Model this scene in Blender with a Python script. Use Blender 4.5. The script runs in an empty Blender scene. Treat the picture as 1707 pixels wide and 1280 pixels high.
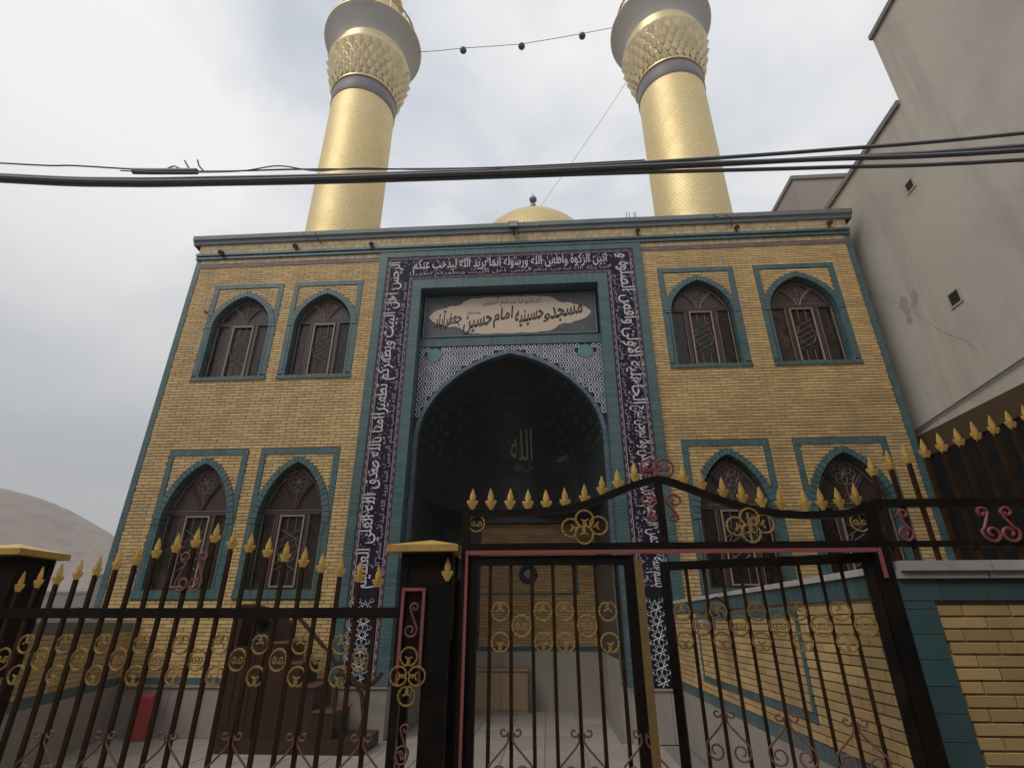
import bpy, math, random
from mathutils import Vector, Matrix
random.seed(7)
R = math.radians
PI = math.pi
S = bpy.context.scene
C = S.collection
E = 1.75                      # eye height above the courtyard floor

# ------------------------------------------------------------------ camera
cam = bpy.data.cameras.new('camera')
cam.sensor_width = 36.0
cam.lens = 880.0 / 1707.0 * 36.0
cam.clip_start = 0.05
cam.clip_end = 3000
camo = bpy.data.objects.new('camera', cam)
C.objects.link(camo)
camo.location = (0, 0, E)
camo.rotation_euler = (R(90 + 24.283), 0, R(3.607))
S.camera = camo

# ------------------------------------------------------------------ world
SUN_EL, SUN_AZ = 48.0, 222.0      # azimuth clockwise from +Y (north = into the picture)
world = bpy.data.worlds.new('World')
S.world = world
world.use_nodes = True
wt = world.node_tree
wt.nodes.clear()
def wn(t, **k):
    n = wt.nodes.new(t)
    for a, b in k.items():
        setattr(n, a, b)
    return n
wl = wt.links.new
sky = wn('ShaderNodeTexSky', sky_type='NISHITA', sun_disc=False)
sky.sun_elevation = R(SUN_EL)
sky.sun_rotation = R(SUN_AZ)
sky.dust_density = 3.0
bg_sky = wn('ShaderNodeBackground')
bg_sky.inputs[1].default_value = 0.10
wl(sky.outputs[0], bg_sky.inputs[0])
tc = wn('ShaderNodeTexCoord')
mp = wn('ShaderNodeMapping')
mp.inputs['Location'].default_value = (1.3, 0.4, 2.2)
mp.inputs['Scale'].default_value = (1.0, 1.0, 1.5)
wl(tc.outputs['Generated'], mp.inputs[0])
n1 = wn('ShaderNodeTexNoise')
n1.inputs['Scale'].default_value = 2.1
n1.inputs['Detail'].default_value = 5.0
n1.inputs['Roughness'].default_value = 0.5
n1.inputs['Distortion'].default_value = 0.35
wl(mp.outputs[0], n1.inputs['Vector'])
cr = wn('ShaderNodeValToRGB')
el = cr.color_ramp.elements
el[0].position, el[0].color = 0.36, (0.52, 0.565, 0.635, 1)
el[1].position, el[1].color = 0.66, (0.94, 0.915, 0.90, 1)
e_ = el.new(0.50); e_.color = (0.72, 0.745, 0.785, 1)
wl(n1.outputs['Fac'], cr.inputs[0])
# smog: the cloud sheet is duller low over the horizon
sx = wn('ShaderNodeSeparateXYZ')
wl(tc.outputs['Generated'], sx.inputs[0])
mr = wn('ShaderNodeMapRange')
mr.inputs['From Min'].default_value = -0.02
mr.inputs['From Max'].default_value = 0.62
mr.inputs['To Min'].default_value = 0.0
mr.inputs['To Max'].default_value = 1.0
wl(sx.outputs[2], mr.inputs[0])
mx = wn('ShaderNodeMix', data_type='RGBA')
mx.inputs[6].default_value = (0.42, 0.425, 0.44, 1)
wl(mr.outputs[0], mx.inputs[0])
wl(cr.outputs[0], mx.inputs[7])
bg_cl = wn('ShaderNodeBackground')
bg_cl.inputs[1].default_value = 1.04
wl(mx.outputs[2], bg_cl.inputs[0])
ms = wn('ShaderNodeMixShader')
ms.inputs[0].default_value = 0.93
wl(bg_sky.outputs[0], ms.inputs[1])
wl(bg_cl.outputs[0], ms.inputs[2])
wo = wn('ShaderNodeOutputWorld')
wl(ms.outputs[0], wo.inputs[0])

# ------------------------------------------------------------------ sun (behind cloud)
sl = bpy.data.lights.new('sun', 'SUN')
sl.energy = 1.0
sl.angle = R(24)
sl.color = (1.0, 0.95, 0.86)
so = bpy.data.objects.new('sun', sl)
C.objects.link(so)
_az = R(SUN_AZ)
sd = Vector((math.sin(_az) * math.cos(R(SUN_EL)), math.cos(_az) * math.cos(R(SUN_EL)), math.sin(R(SUN_EL))))
so.rotation_euler = sd.to_track_quat('Z', 'Y').to_euler()
so.location = (-20, -30, 40)

S.view_settings.view_transform = 'Standard'
S.view_settings.look = 'None'
S.view_settings.gamma = 1
S.view_settings.exposure = 0.14
S.view_settings.use_curve_mapping = False
S.render.engine = 'CYCLES'
try:
    S.cycles.use_denoising = True
    S.cycles.max_bounces = 6
except Exception:
    pass

# ------------------------------------------------------------------ materials
def mat(name, col, rough=0.7, metal=0.0, var=0.0, vscale=6.0, island=0.0, bump=0.0, bscale=60.0, dirt=None, dscale=1.2, damt=0.5, spec=0.5, obj_random=0.0, streak=None, stamt=0.5):
    m = bpy.data.materials.new(name)
    m.use_nodes = True
    t = m.node_tree
    b = t.nodes['Principled BSDF']
    b.inputs['Roughness'].default_value = rough
    b.inputs['Metallic'].default_value = metal
    b.inputs['Specular IOR Level'].default_value = spec
    L = t.links.new
    def N(ty, **k):
        n = t.nodes.new(ty)
        for a, v in k.items():
            setattr(n, a, v)
        return n
    rgb = N('ShaderNodeRGB'); rgb.outputs[0].default_value = (*col, 1)
    cur = rgb.outputs[0]
    geo = N('ShaderNodeNewGeometry')
    val = None
    def addv(a, bsock):
        if a is None:
            return bsock
        n = N('ShaderNodeMath', operation='ADD'); L(a, n.inputs[0]); L(bsock, n.inputs[1]); return n.outputs[0]
    def scaled(sock, amt):
        n = N('ShaderNodeMath', operation='MULTIPLY_ADD'); L(sock, n.inputs[0])
        n.inputs[1].default_value = amt * 2; n.inputs[2].default_value = -amt; return n.outputs[0]
    if var:
        no = N('ShaderNodeTexNoise'); no.inputs['Scale'].default_value = vscale; no.inputs['Detail'].default_value = 6
        no.inputs['Roughness'].default_value = 0.65
        L(geo.outputs['Position'], no.inputs['Vector'])
        val = addv(val, scaled(no.outputs['Fac'], var))
    if island:
        val = addv(val, scaled(geo.outputs['Random Per Island'], island))
    if obj_random:
        oi = N('ShaderNodeObjectInfo')
        val = addv(val, scaled(oi.outputs['Random'], obj_random))
    if val is not None:
        on = N('ShaderNodeMath', operation='ADD'); on.inputs[1].default_value = 1.0; L(val, on.inputs[0])
        hs = N('ShaderNodeHueSaturation'); L(cur, hs.inputs['Color']); L(on.outputs[0], hs.inputs['Value'])
        cur = hs.outputs[0]
    if dirt:
        no = N('ShaderNodeTexNoise'); no.inputs['Scale'].default_value = dscale; no.inputs['Detail'].default_value = 8
        no.inputs['Roughness'].default_value = 0.7
        L(geo.outputs['Position'], no.inputs['Vector'])
        rp = N('ShaderNodeValToRGB'); rp.color_ramp.elements[0].position = 0.45; rp.color_ramp.elements[1].position = 0.72
        L(no.outputs['Fac'], rp.inputs[0])
        mu = N('ShaderNodeMath', operation='MULTIPLY'); mu.inputs[1].default_value = damt; L(rp.outputs[0], mu.inputs[0])
        mi = N('ShaderNodeMix', data_type='RGBA'); mi.inputs[7].default_value = (*dirt, 1)
        L(mu.outputs[0], mi.inputs[0]); L(cur, mi.inputs[6]); cur = mi.outputs[2]
    if streak:
        mpp = N('ShaderNodeMapping'); mpp.inputs['Scale'].default_value = (2.6, 2.6, 0.22); L(geo.outputs['Position'], mpp.inputs[0])
        no = N('ShaderNodeTexNoise'); no.inputs['Scale'].default_value = 1.0; no.inputs['Detail'].default_value = 7; no.inputs['Roughness'].default_value = 0.62
        L(mpp.outputs[0], no.inputs['Vector'])
        rp = N('ShaderNodeValToRGB'); rp.color_ramp.elements[0].position = 0.50; rp.color_ramp.elements[1].position = 0.74
        L(no.outputs['Fac'], rp.inputs[0])
        mu = N('ShaderNodeMath', operation='MULTIPLY'); mu.inputs[1].default_value = stamt; L(rp.outputs[0], mu.inputs[0])
        mi = N('ShaderNodeMix', data_type='RGBA'); mi.inputs[7].default_value = (*streak, 1)
        L(mu.outputs[0], mi.inputs[0]); L(cur, mi.inputs[6]); cur = mi.outputs[2]
    L(cur, b.inputs['Base Color'])
    if bump:
        nb = N('ShaderNodeTexNoise'); nb.inputs['Scale'].default_value = bscale; nb.inputs['Detail'].default_value = 4
        L(geo.outputs['Position'], nb.inputs['Vector'])
        bn = N('ShaderNodeBump'); bn.inputs['Strength'].default_value = bump; bn.inputs['Distance'].default_value = 0.01
        L(nb.outputs['Fac'], bn.inputs['Height']); L(bn.outputs[0], b.inputs['Normal'])
    return m

M = {}
M['brick'] = mat('yellow_brick', (0.605, 0.418, 0.188), 0.62, var=0.20, vscale=0.9, island=0.17, obj_random=0.17, bump=0.25, bscale=90, streak=(0.33, 0.225, 0.12), stamt=0.5, dirt=(0.33, 0.215, 0.12), dscale=0.55, damt=0.45)
M['brick_soldier'] = mat('cornice_brick', (0.52, 0.385, 0.22), 0.65, var=0.12, vscale=2, island=0.2)
M['mortar'] = mat('brown_mortar', (0.29, 0.205, 0.115), 0.9, var=0.15, vscale=3)
M['teal'] = mat('teal_glazed_brick', (0.068, 0.140, 0.147), 0.32, var=0.2, vscale=3, island=0.18, dirt=(0.125, 0.145, 0.15), dscale=1.1, damt=0.6, streak=(0.14, 0.15, 0.15), stamt=0.45)
M['teal_dark'] = mat('teal_trim_dark', (0.035, 0.10, 0.115), 0.45, var=0.15)
M['teal_mortar'] = mat('teal_joint', (0.045, 0.065, 0.066), 0.85)
M['flash'] = mat('cornice_sheet_metal', (0.20, 0.235, 0.25), 0.5, metal=0.2, var=0.15, vscale=1.2, dirt=(0.16, 0.12, 0.10), dscale=2.5, damt=0.35)
M['brownline'] = mat('brown_glazed_line', (0.19, 0.135, 0.12), 0.6, island=0.2)
M['marble'] = mat('grey_marble', (0.37, 0.33, 0.295), 0.5, var=0.12, vscale=2.5, obj_random=0.08, dirt=(0.26, 0.225, 0.195), dscale=1.1, damt=0.55)
M['floor'] = mat('courtyard_stone', (0.37, 0.33, 0.295), 0.5, var=0.14, vscale=2, obj_random=0.08, dirt=(0.25, 0.22, 0.20), dscale=0.9, damt=0.55)
M['joint'] = mat('stone_joint', (0.22, 0.20, 0.18), 0.9)
M['band'] = mat('navy_tile_band', (0.016, 0.011, 0.029), 0.55, spec=0.15, var=0.3, vscale=5)
M['script'] = mat('white_script', (0.66, 0.63, 0.68), 0.4)
M['script_small'] = mat('mauve_script', (0.40, 0.35, 0.39), 0.45)
M['border'] = mat('border_tile', (0.075, 0.052, 0.070), 0.5, spec=0.2, var=0.35, vscale=40)
M['border_motif'] = mat('border_motif', (0.44, 0.37, 0.40), 0.45, island=0.2)
M['cream'] = mat('cream_plaque', (0.62, 0.485, 0.375), 0.5, var=0.05)
M['ink'] = mat('dark_ink', (0.018, 0.014, 0.014), 0.5)
M['ink_soft'] = mat('faded_ink', (0.26, 0.19, 0.15), 0.5)
M['plaque_bg'] = mat('plaque_arabesque_ground', (0.075, 0.082, 0.092), 0.5, var=0.7, vscale=38)
M['arabesque'] = mat('arabesque_pale', (0.30, 0.29, 0.29), 0.5, island=0.4)
M['mosaic_dark'] = mat('mosaic_ground', (0.010, 0.011, 0.022), 0.5, spec=0.2)
M['mosaic_white'] = mat('mosaic_white', (0.60, 0.61, 0.68), 0.35, island=0.22)
M['medallion'] = mat('turquoise_medallion', (0.10, 0.25, 0.25), 0.4, var=0.3, vscale=25)
M['archedge'] = mat('arch_edging_tile', (0.105, 0.15, 0.185), 0.35, island=0.2)
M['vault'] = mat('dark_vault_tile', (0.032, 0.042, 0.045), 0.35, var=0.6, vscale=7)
M['vault_tile'] = mat('vault_tile_motif', (0.085, 0.082, 0.073), 0.4, island=0.5)
M['vault_script'] = mat('vault_script', (0.42, 0.40, 0.36), 0.4)
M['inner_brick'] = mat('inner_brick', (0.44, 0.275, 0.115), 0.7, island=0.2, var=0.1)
M['frame'] = mat('window_brown_frame', (0.060, 0.030, 0.024), 0.5, var=0.2, vscale=10)
M['sash'] = mat('window_pinkish_sash', (0.34, 0.235, 0.185), 0.45)
M['sash_dull'] = mat('window_dull_sash', (0.27, 0.185, 0.15), 0.5)
M['tracery'] = mat('window_tracery', (0.27, 0.19, 0.15), 0.5)
M['black'] = mat('black_paint', (0.010, 0.0085, 0.0075), 0.5, spec=0.16, var=0.25, vscale=12, dirt=(0.05, 0.022, 0.010), dscale=4, damt=0.6)
M['bar'] = mat('rusty_brown_paint', (0.034, 0.017, 0.007), 0.55, spec=0.18, var=0.3, vscale=9, dirt=(0.085, 0.036, 0.012), dscale=5, damt=0.7)
M['gold'] = mat('gold_paint', (0.70, 0.445, 0.115), 0.42, metal=0.15, var=0.2, vscale=25, dirt=(0.33, 0.19, 0.06), dscale=14, damt=0.5)
M['ring'] = mat('dull_gold_paint', (0.44, 0.285, 0.085), 0.45, metal=0.15, var=0.3, vscale=40, dirt=(0.20, 0.11, 0.045), dscale=12, damt=0.55)
M['ochre'] = mat('dull_ochre_paint', (0.27, 0.165, 0.06), 0.6, var=0.3, vscale=10)
M['pink'] = mat('pink_paint', (0.36, 0.115, 0.11), 0.5, var=0.2, vscale=14)
M['rust'] = mat('rusty_pink_paint', (0.235, 0.105, 0.085), 0.55, var=0.3, vscale=16)
M['rose'] = mat('dusky_red_paint', (0.30, 0.075, 0.08), 0.5, var=0.3, vscale=18)
M['panel_red'] = mat('dark_maroon_panel', (0.024, 0.008, 0.008), 0.6, spec=0.2)
M['plaster'] = mat('grey_plaster', (0.57, 0.52, 0.455), 0.9, var=0.20, vscale=0.45, dirt=(0.42, 0.38, 0.33), dscale=0.38, damt=0.75, streak=(0.36, 0.325, 0.28), stamt=0.55, bump=0.3, bscale=8)
M['plaster_warm'] = mat('pinkish_plaster', (0.36, 0.295, 0.265), 0.9, var=0.1, vscale=0.7)
M['patch'] = mat('darker_render_patch', (0.42, 0.375, 0.325), 0.95, var=0.3, vscale=6)
M['plaster_edge'] = mat('plaster_edge', (0.24, 0.22, 0.195), 0.9)
M['vent'] = mat('vent_dark', (0.030, 0.026, 0.022), 0.8)
M['vent_rim'] = mat('vent_rim', (0.45, 0.41, 0.36), 0.8)
M['sheet'] = mat('black_sheet_metal', (0.012, 0.011, 0.009), 0.7, spec=0.15, var=0.3, vscale=2)
M['sheet_brown'] = mat('brown_fascia', (0.075, 0.045, 0.020), 0.6, var=0.3)
M['wood'] = mat('dark_wood', (0.048, 0.019, 0.012), 0.4, var=0.3, vscale=5)
M['wood_edge'] = mat('worn_wood_edge', (0.16, 0.075, 0.045), 0.45, var=0.3)
M['door'] = mat('door_wood', (0.030, 0.017, 0.010), 0.5)
M['cabinet'] = mat('pale_wood', (0.36, 0.25, 0.16), 0.55, var=0.1)
M['red'] = mat('red_plastic', (0.50, 0.085, 0.085), 0.4)
M['red_lid'] = mat('red_plastic_rim', (0.62, 0.085, 0.085), 0.4)
M['coping'] = mat('white_stone_coping', (0.55, 0.52, 0.48), 0.55, var=0.15, vscale=4, obj_random=0.1, dirt=(0.28, 0.25, 0.22), dscale=3, damt=0.5)
M['cable'] = mat('cable_rubber', (0.22, 0.23, 0.255), 0.6)  # grey lightened so the base colour carries the pale lens veil
M['bulb'] = mat('dusty_lamp', (0.075, 0.065, 0.06), 0.4)
M['steel'] = mat('dull_steel', (0.20, 0.20, 0.20), 0.45, metal=0.5)
M['lampface'] = mat('lamp_glass_face', (0.33, 0.31, 0.32), 0.25)
M['rustmetal'] = mat('rusty_fixture', (0.10, 0.048, 0.028), 0.7)
M['concrete'] = mat('balcony_soffit', (0.50, 0.47, 0.445), 0.75, var=0.12, vscale=2)
M['mauve'] = mat('mauve_tile_band', (0.20, 0.17, 0.185), 0.5, var=0.25, vscale=16)
M['hill'] = mat('dry_hill', (0.27, 0.205, 0.165), 0.95, var=0.25, vscale=0.12, dirt=(0.12, 0.085, 0.068), dscale=0.22, damt=0.85)
M['ground'] = mat('dry_ground', (0.17, 0.14, 0.115), 0.95, var=0.2, vscale=0.3)
M['asphalt'] = mat('asphalt', (0.06, 0.058, 0.056), 0.9, var=0.2, vscale=3)
M['town'] = mat('far_house_plaster', (0.20, 0.185, 0.17), 0.9, obj_random=0.3)
M['roof'] = mat('flat_roof', (0.20, 0.18, 0.16), 0.9)
M['leaf'] = mat('dusty_foliage', (0.045, 0.055, 0.035), 0.8, island=0.4)
M['bark'] = mat('bark', (0.08, 0.06, 0.045), 0.9)
M['grey_cloth'] = mat('pale_cloth', (0.33, 0.31, 0.30), 0.9)

def glass_mat():
    m = bpy.data.materials.new('dark_curtained_glass')
    m.use_nodes = True
    t = m.node_tree; b = t.nodes['Principled BSDF']; L = t.links.new
    b.inputs['Roughness'].default_value = 0.12
    b.inputs['Specular IOR Level'].default_value = 0.45
    geo = t.nodes.new('ShaderNodeNewGeometry')
    mpn = t.nodes.new('ShaderNodeMapping'); mpn.inputs['Scale'].default_value = (5, 5, 2.4); mpn.inputs['Rotation'].default_value = (0, R(35), 0)
    L(geo.outputs['Position'], mpn.inputs[0])
    no = t.nodes.new('ShaderNodeTexNoise'); no.inputs['Scale'].default_value = 1.6; no.inputs['Detail'].default_value = 3; no.inputs['Distortion'].default_value = 1.2
    L(mpn.outputs[0], no.inputs['Vector'])
    rp = t.nodes.new('ShaderNodeValToRGB')
    rp.color_ramp.elements[0].position = 0.35; rp.color_ramp.elements[0].color = (0.013, 0.008, 0.007, 1)
    rp.color_ramp.elements[1].position = 0.72; rp.color_ramp.elements[1].color = (0.062, 0.038, 0.031, 1)
    oi = t.nodes.new('ShaderNodeObjectInfo'); mad = t.nodes.new('ShaderNodeMath'); mad.operation = 'MULTIPLY_ADD'; mad.inputs[1].default_value = 1.0; mad.inputs[2].default_value = 0.45
    L(oi.outputs['Random'], mad.inputs[0])
    hs = t.nodes.new('ShaderNodeHueSaturation'); L(mad.outputs[0], hs.inputs['Value']); L(rp.outputs[0], hs.inputs['Color'])
    L(no.outputs['Fac'], rp.inputs[0]); L(hs.outputs[0], b.inputs['Base Color'])
    return m
M['glass'] = glass_mat()
M['glass_lunette'] = mat('frosted_brown_glass', (0.070, 0.046, 0.040), 0.25, var=0.2, vscale=5, spec=0.4, obj_random=0.4)
M['glass_open'] = mat('open_casement_dark', (0.016, 0.011, 0.008), 0.35, var=0.4, vscale=5)

def gold_tile():
    m = bpy.data.materials.new('gilded_tile')
    m.use_nodes = True
    t = m.node_tree; b = t.nodes['Principled BSDF']; L = t.links.new
    b.inputs['Metallic'].default_value = 0.8
    tcn = t.nodes.new('ShaderNodeTexCoord')
    sp = t.nodes.new('ShaderNodeSeparateXYZ'); L(tcn.outputs['Object'], sp.inputs[0])
    at = t.nodes.new('ShaderNodeMath'); at.operation = 'ARCTAN2'; L(sp.outputs[1], at.inputs[0]); L(sp.outputs[0], at.inputs[1])
    cb = t.nodes.new('ShaderNodeCombineXYZ'); L(at.outputs[0], cb.inputs[0]); L(sp.outputs[2], cb.inputs[1])
    br = t.nodes.new('ShaderNodeTexBrick')
    br.inputs['Scale'].default_value = 1.0
    br.inputs['Brick Width'].default_value = 0.10
    br.inputs['Row Height'].default_value = 0.085
    br.inputs['Mortar Size'].default_value = 0.006
    br.inputs['Color1'].default_value = (0.0, 0.0, 0.0, 1); br.inputs['Color2'].default_value = (1, 1, 1, 1); br.inputs['Mortar'].default_value = (0.2, 0.2, 0.2, 1)
    L(cb.outputs[0], br.inputs['Vector'])
    rp = t.nodes.new('ShaderNodeValToRGB')
    rp.color_ramp.elements[0].color = (0.755, 0.61, 0.335, 1); rp.color_ramp.elements[1].color = (0.82, 0.67, 0.37, 1)
    L(br.outputs['Color'], rp.inputs[0])
    mi = t.nodes.new('ShaderNodeMix'); mi.data_type = 'RGBA'; mi.inputs[7].default_value = (0.50, 0.39, 0.19, 1)
    L(br.outputs['Fac'], mi.inputs[0]); L(rp.outputs[0], mi.inputs[6]); L(mi.outputs[2], b.inputs['Base Color'])
    no = t.nodes.new('ShaderNodeTexNoise'); no.inputs['Scale'].default_value = 1.4; L(tcn.outputs['Object'], no.inputs['Vector'])
    ra = t.nodes.new('ShaderNodeMapRange'); ra.inputs['To Min'].default_value = 0.48; ra.inputs['To Max'].default_value = 0.66
    L(no.outputs['Fac'], ra.inputs[0]); L(ra.outputs[0], b.inputs['Roughness'])
    iv = t.nodes.new('ShaderNodeMath'); iv.operation = 'SUBTRACT'; iv.inputs[0].default_value = 1.0; L(br.outputs['Fac'], iv.inputs[1])
    ad = t.nodes.new('ShaderNodeMath'); ad.operation = 'MULTIPLY_ADD'; L(br.outputs['Color'], ad.inputs[0]); ad.inputs[1].default_value = 0.4; L(iv.outputs[0], ad.inputs[2])
    bn = t.nodes.new('ShaderNodeBump'); bn.inputs['Strength'].default_value = 0.10; bn.inputs['Distance'].default_value = 0.012
    L(ad.outputs[0], bn.inputs['Height']); L(bn.outputs[0], b.inputs['Normal'])
    return m
M['gilt'] = gold_tile()
M['gilt_plain'] = mat('gilded_plain', (0.66, 0.54, 0.32), 0.42, metal=0.7, obj_random=0.12, var=0.15)

# ------------------------------------------------------------------ mesh helpers
class MB:
    def __init__(s):
        s.v = []; s.f = []
    def add(s, vs, fs):
        n = len(s.v); s.v += [tuple(p) for p in vs]; s.f += [tuple(i + n for i in q) for q in fs]; return s
    def box(s, x0, x1, y0, y1, z0, z1):
        return s.add([(x0, y0, z0), (x1, y0, z0), (x1, y1, z0), (x0, y1, z0), (x0, y0, z1), (x1, y0, z1), (x1, y1, z1), (x0, y1, z1)],
                     [(0, 3, 2, 1), (4, 5, 6, 7), (0, 1, 5, 4), (1, 2, 6, 5), (2, 3, 7, 6), (3, 0, 4, 7)])
    def front(s, x0, x1, y0, y1, z0, z1):
        # block seen from -Y: no back face
        return s.add([(x0, y0, z0), (x1, y0, z0), (x1, y1, z0), (x0, y1, z0), (x0, y0, z1), (x1, y0, z1), (x1, y1, z1), (x0, y1, z1)],
                     [(0, 3, 2, 1), (4, 5, 6, 7), (0, 1, 5, 4), (1, 2, 6, 5), (3, 0, 4, 7)])
    def tube(s, pts, r, n=6, closed=False, r1=None):
        pts = [Vector(p) for p in pts]; k = len(pts); rings = []
        prev = None
        for i, p in enumerate(pts):
            if closed:
                t = pts[(i + 1) % k] - pts[i - 1]
            else:
                t = pts[min(i + 1, k - 1)] - pts[max(i - 1, 0)]
            if t.length < 1e-9: t = Vector((0, 0, 1))
            t.normalize()
            if prev is None:
                a = Vector((0, 1, 0)) if abs(t.y) < 0.9 else Vector((1, 0, 0))
                u = t.cross(a).normalized()
            else:
                u = (prev - t * prev.dot(t))
                u = u.normalized() if u.length > 1e-6 else t.orthogonal().normalized()
            prev = u; w = t.cross(u)
            rr = r if r1 is None else r + (r1 - r) * i / max(1, k - 1)
            rings.append([p + (u * math.cos(2 * PI * j / n) + w * math.sin(2 * PI * j / n)) * rr for j in range(n)])
        vs = [q for rg in rings for q in rg]; fs = []
        for i in range(k if closed else k - 1):
            a, b = i * n, ((i + 1) % k) * n
            for j in range(n):
                fs.append((a + j, a + (j + 1) % n, b + (j + 1) % n, b + j))
        if not closed:
            fs.append(tuple(range(n - 1, -1, -1))); fs.append(tuple((k - 1) * n + j for j in range(n)))
        return s.add(vs, fs)
    def lathe(s, prof, n=32, cx=0, cy=0, cap=True):
        vs = []; fs = []
        for r, z in prof:
            for j in range(n):
                a = 2 * PI * j / n; vs.append((cx + r * math.cos(a), cy + r * math.sin(a), z))
        for i in range(len(prof) - 1):
            for j in range(n):
                fs.append((i * n + j, i * n + (j + 1) % n, (i + 1) * n + (j + 1) % n, (i + 1) * n + j))
        if cap:
            fs.append(tuple(range(n - 1, -1, -1))); fs.append(tuple((len(prof) - 1) * n + j for j in range(n)))
        return s.add(vs, fs)
    def prism(s, poly, y0, y1):
        # polygon in XZ pushed from y0 (front) to y1
        n = len(poly)
        vs = [(x, y0, z) for x, z in poly] + [(x, y1, z) for x, z in poly]
        fs = [tuple(range(n)), tuple(range(2 * n - 1, n - 1, -1))]
        for i in range(n):
            j = (i + 1) % n; fs.append((i, i + n, j + n, j))
        return s.add(vs, fs)
    def xform(s, mtx):
        s.v = [tuple(mtx @ Vector(p)) for p in s.v]; return s

WORLD_LOC = {}
def link(o, parent=None, props=None):
    C.objects.link(o)
    if parent is not None: o.parent = parent
    if props:
        for k, v in props.items(): o[k] = v
    return o
def wloc(o):
    v = Vector((0, 0, 0))
    while o is not None:
        v += o.location; o = o.parent
    return v
def obj(name, mb, m, parent=None, local=False, smooth=False, loc=None, **props):
    """link mb as one mesh object; coordinates are world ones unless local"""
    me = bpy.data.meshes.new(name)
    off = Vector((0, 0, 0))
    if not local:
        if parent is not None: off = wloc(parent)
        if loc is not None: off = off + Vector(loc)
    vs = [(x - off.x, y - off.y, z - off.z) for x, y, z in mb.v] if off.length > 0 else mb.v
    me.from_pydata(vs, [], mb.f)
    me.update()
    if smooth:
        me.polygons.foreach_set('use_smooth', [True] * len(me.polygons))
        try: me.set_sharp_from_angle(angle=R(38))
        except Exception: pass
    if isinstance(m, str): m = M[m]
    me.materials.append(m)
    o = bpy.data.objects.new(name, me)
    if loc is not None: o.location = loc
    return link(o, parent, props)
def thing(name, label, cat, loc=(0, 0, 0), rz=0.0, group=None):
    o = bpy.data.objects.new(name, None)
    o.empty_display_size = 0.3
    C.objects.link(o)
    o.location = loc; o.rotation_euler = (0, 0, rz)
    o['label'] = label; o['category'] = cat
    if group: o['group'] = group
    return o
def tag(o, label, cat, group=None):
    o['label'] = label; o['category'] = cat
    if group: o['group'] = group
    return o
def inst(name, me, parent, loc, rot=None, scale=None, **props):
    o = bpy.data.objects.new(name, me); o.location = loc
    if rot: o.rotation_euler = rot
    if scale: o.scale = scale
    return link(o, parent, props)
def mesh_of(name, mb, m):
    me = bpy.data.meshes.new(name); me.from_pydata(mb.v, [], mb.f); me.update()
    me.materials.append(M[m] if isinstance(m, str) else m); return me
def copy_tree(o, parent=None, depth=0):
    c = o.copy(); C.objects.link(c)
    if parent is not None: c.parent = parent
    for ch in list(o.children): copy_tree(ch, c, depth + 1)
    return c

# camera model, used only to choose the bricks that show largest
_ya, _pi = R(3.607), R(24.283)
def proj(x, y, z):
    z -= E
    Xr = x * math.cos(_ya) + y * math.sin(_ya); Yr = -x * math.sin(_ya) + y * math.cos(_ya)
    yc = Yr * math.cos(_pi) + z * math.sin(_pi); zc = -Yr * math.sin(_pi) + z * math.cos(_pi)
    if yc < 0.1: return None
    return 853.5 + 880 * Xr / yc, 640 - 880 * zc / yc, yc

# ------------------------------------------------------------------ arabic script
AR = {}
for c_, b_, n_ in (('ء',0xFE80,1),('آ',0xFE81,2),('أ',0xFE83,2),('ؤ',0xFE85,2),('إ',0xFE87,2),('ئ',0xFE89,4),('ا',0xFE8D,2),('ب',0xFE8F,4),('ة',0xFE93,2),('ت',0xFE95,4),('ث',0xFE99,4),('ج',0xFE9D,4),('ح',0xFEA1,4),('خ',0xFEA5,4),('د',0xFEA9,2),('ذ',0xFEAB,2),('ر',0xFEAD,2),('ز',0xFEAF,2),('س',0xFEB1,4),('ش',0xFEB5,4),('ص',0xFEB9,4),('ض',0xFEBD,4),('ط',0xFEC1,4),('ظ',0xFEC5,4),('ع',0xFEC9,4),('غ',0xFECD,4),('ف',0xFED1,4),('ق',0xFED5,4),('ك',0xFED9,4),('ل',0xFEDD,4),('م',0xFEE1,4),('ن',0xFEE5,4),('ه',0xFEE9,4),('و',0xFEED,2),('ي',0xFEF1,4),('ی',0xFBFC,4)):
    AR[c_] = [chr(b_ + i) for i in range(n_)]
AR['ى'] = [chr(0xFEEF), chr(0xFEF0)]
def shape_ar(t):
    out = []; i = 0; prev = False
    while i < len(t):
        c = t[i]
        if c in AR:
            if c == 'ل' and i + 1 < len(t) and t[i + 1] in 'اآأإ':
                k = {'آ': 0xFEF5, 'أ': 0xFEF7, 'إ': 0xFEF9, 'ا': 0xFEFB}[t[i + 1]]
                out.append(chr(k + (1 if prev else 0))); prev = False; i += 2; continue
            f = AR[c]; nx = i + 1 < len(t) and t[i + 1] in AR and t[i + 1] != 'ء'
            dual = len(f) == 4
            if dual and nx: out.append(f[3] if prev else f[2])
            elif prev and len(f) > 1: out.append(f[1])
            else: out.append(f[0])
            prev = dual and nx
        else:
            out.append(c); prev = False
        i += 1
    return ''.join(reversed(out))
_txtc = bpy.data.curves.new('script_source', 'FONT')
_txto = bpy.data.objects.new('script_source', _txtc)
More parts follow.
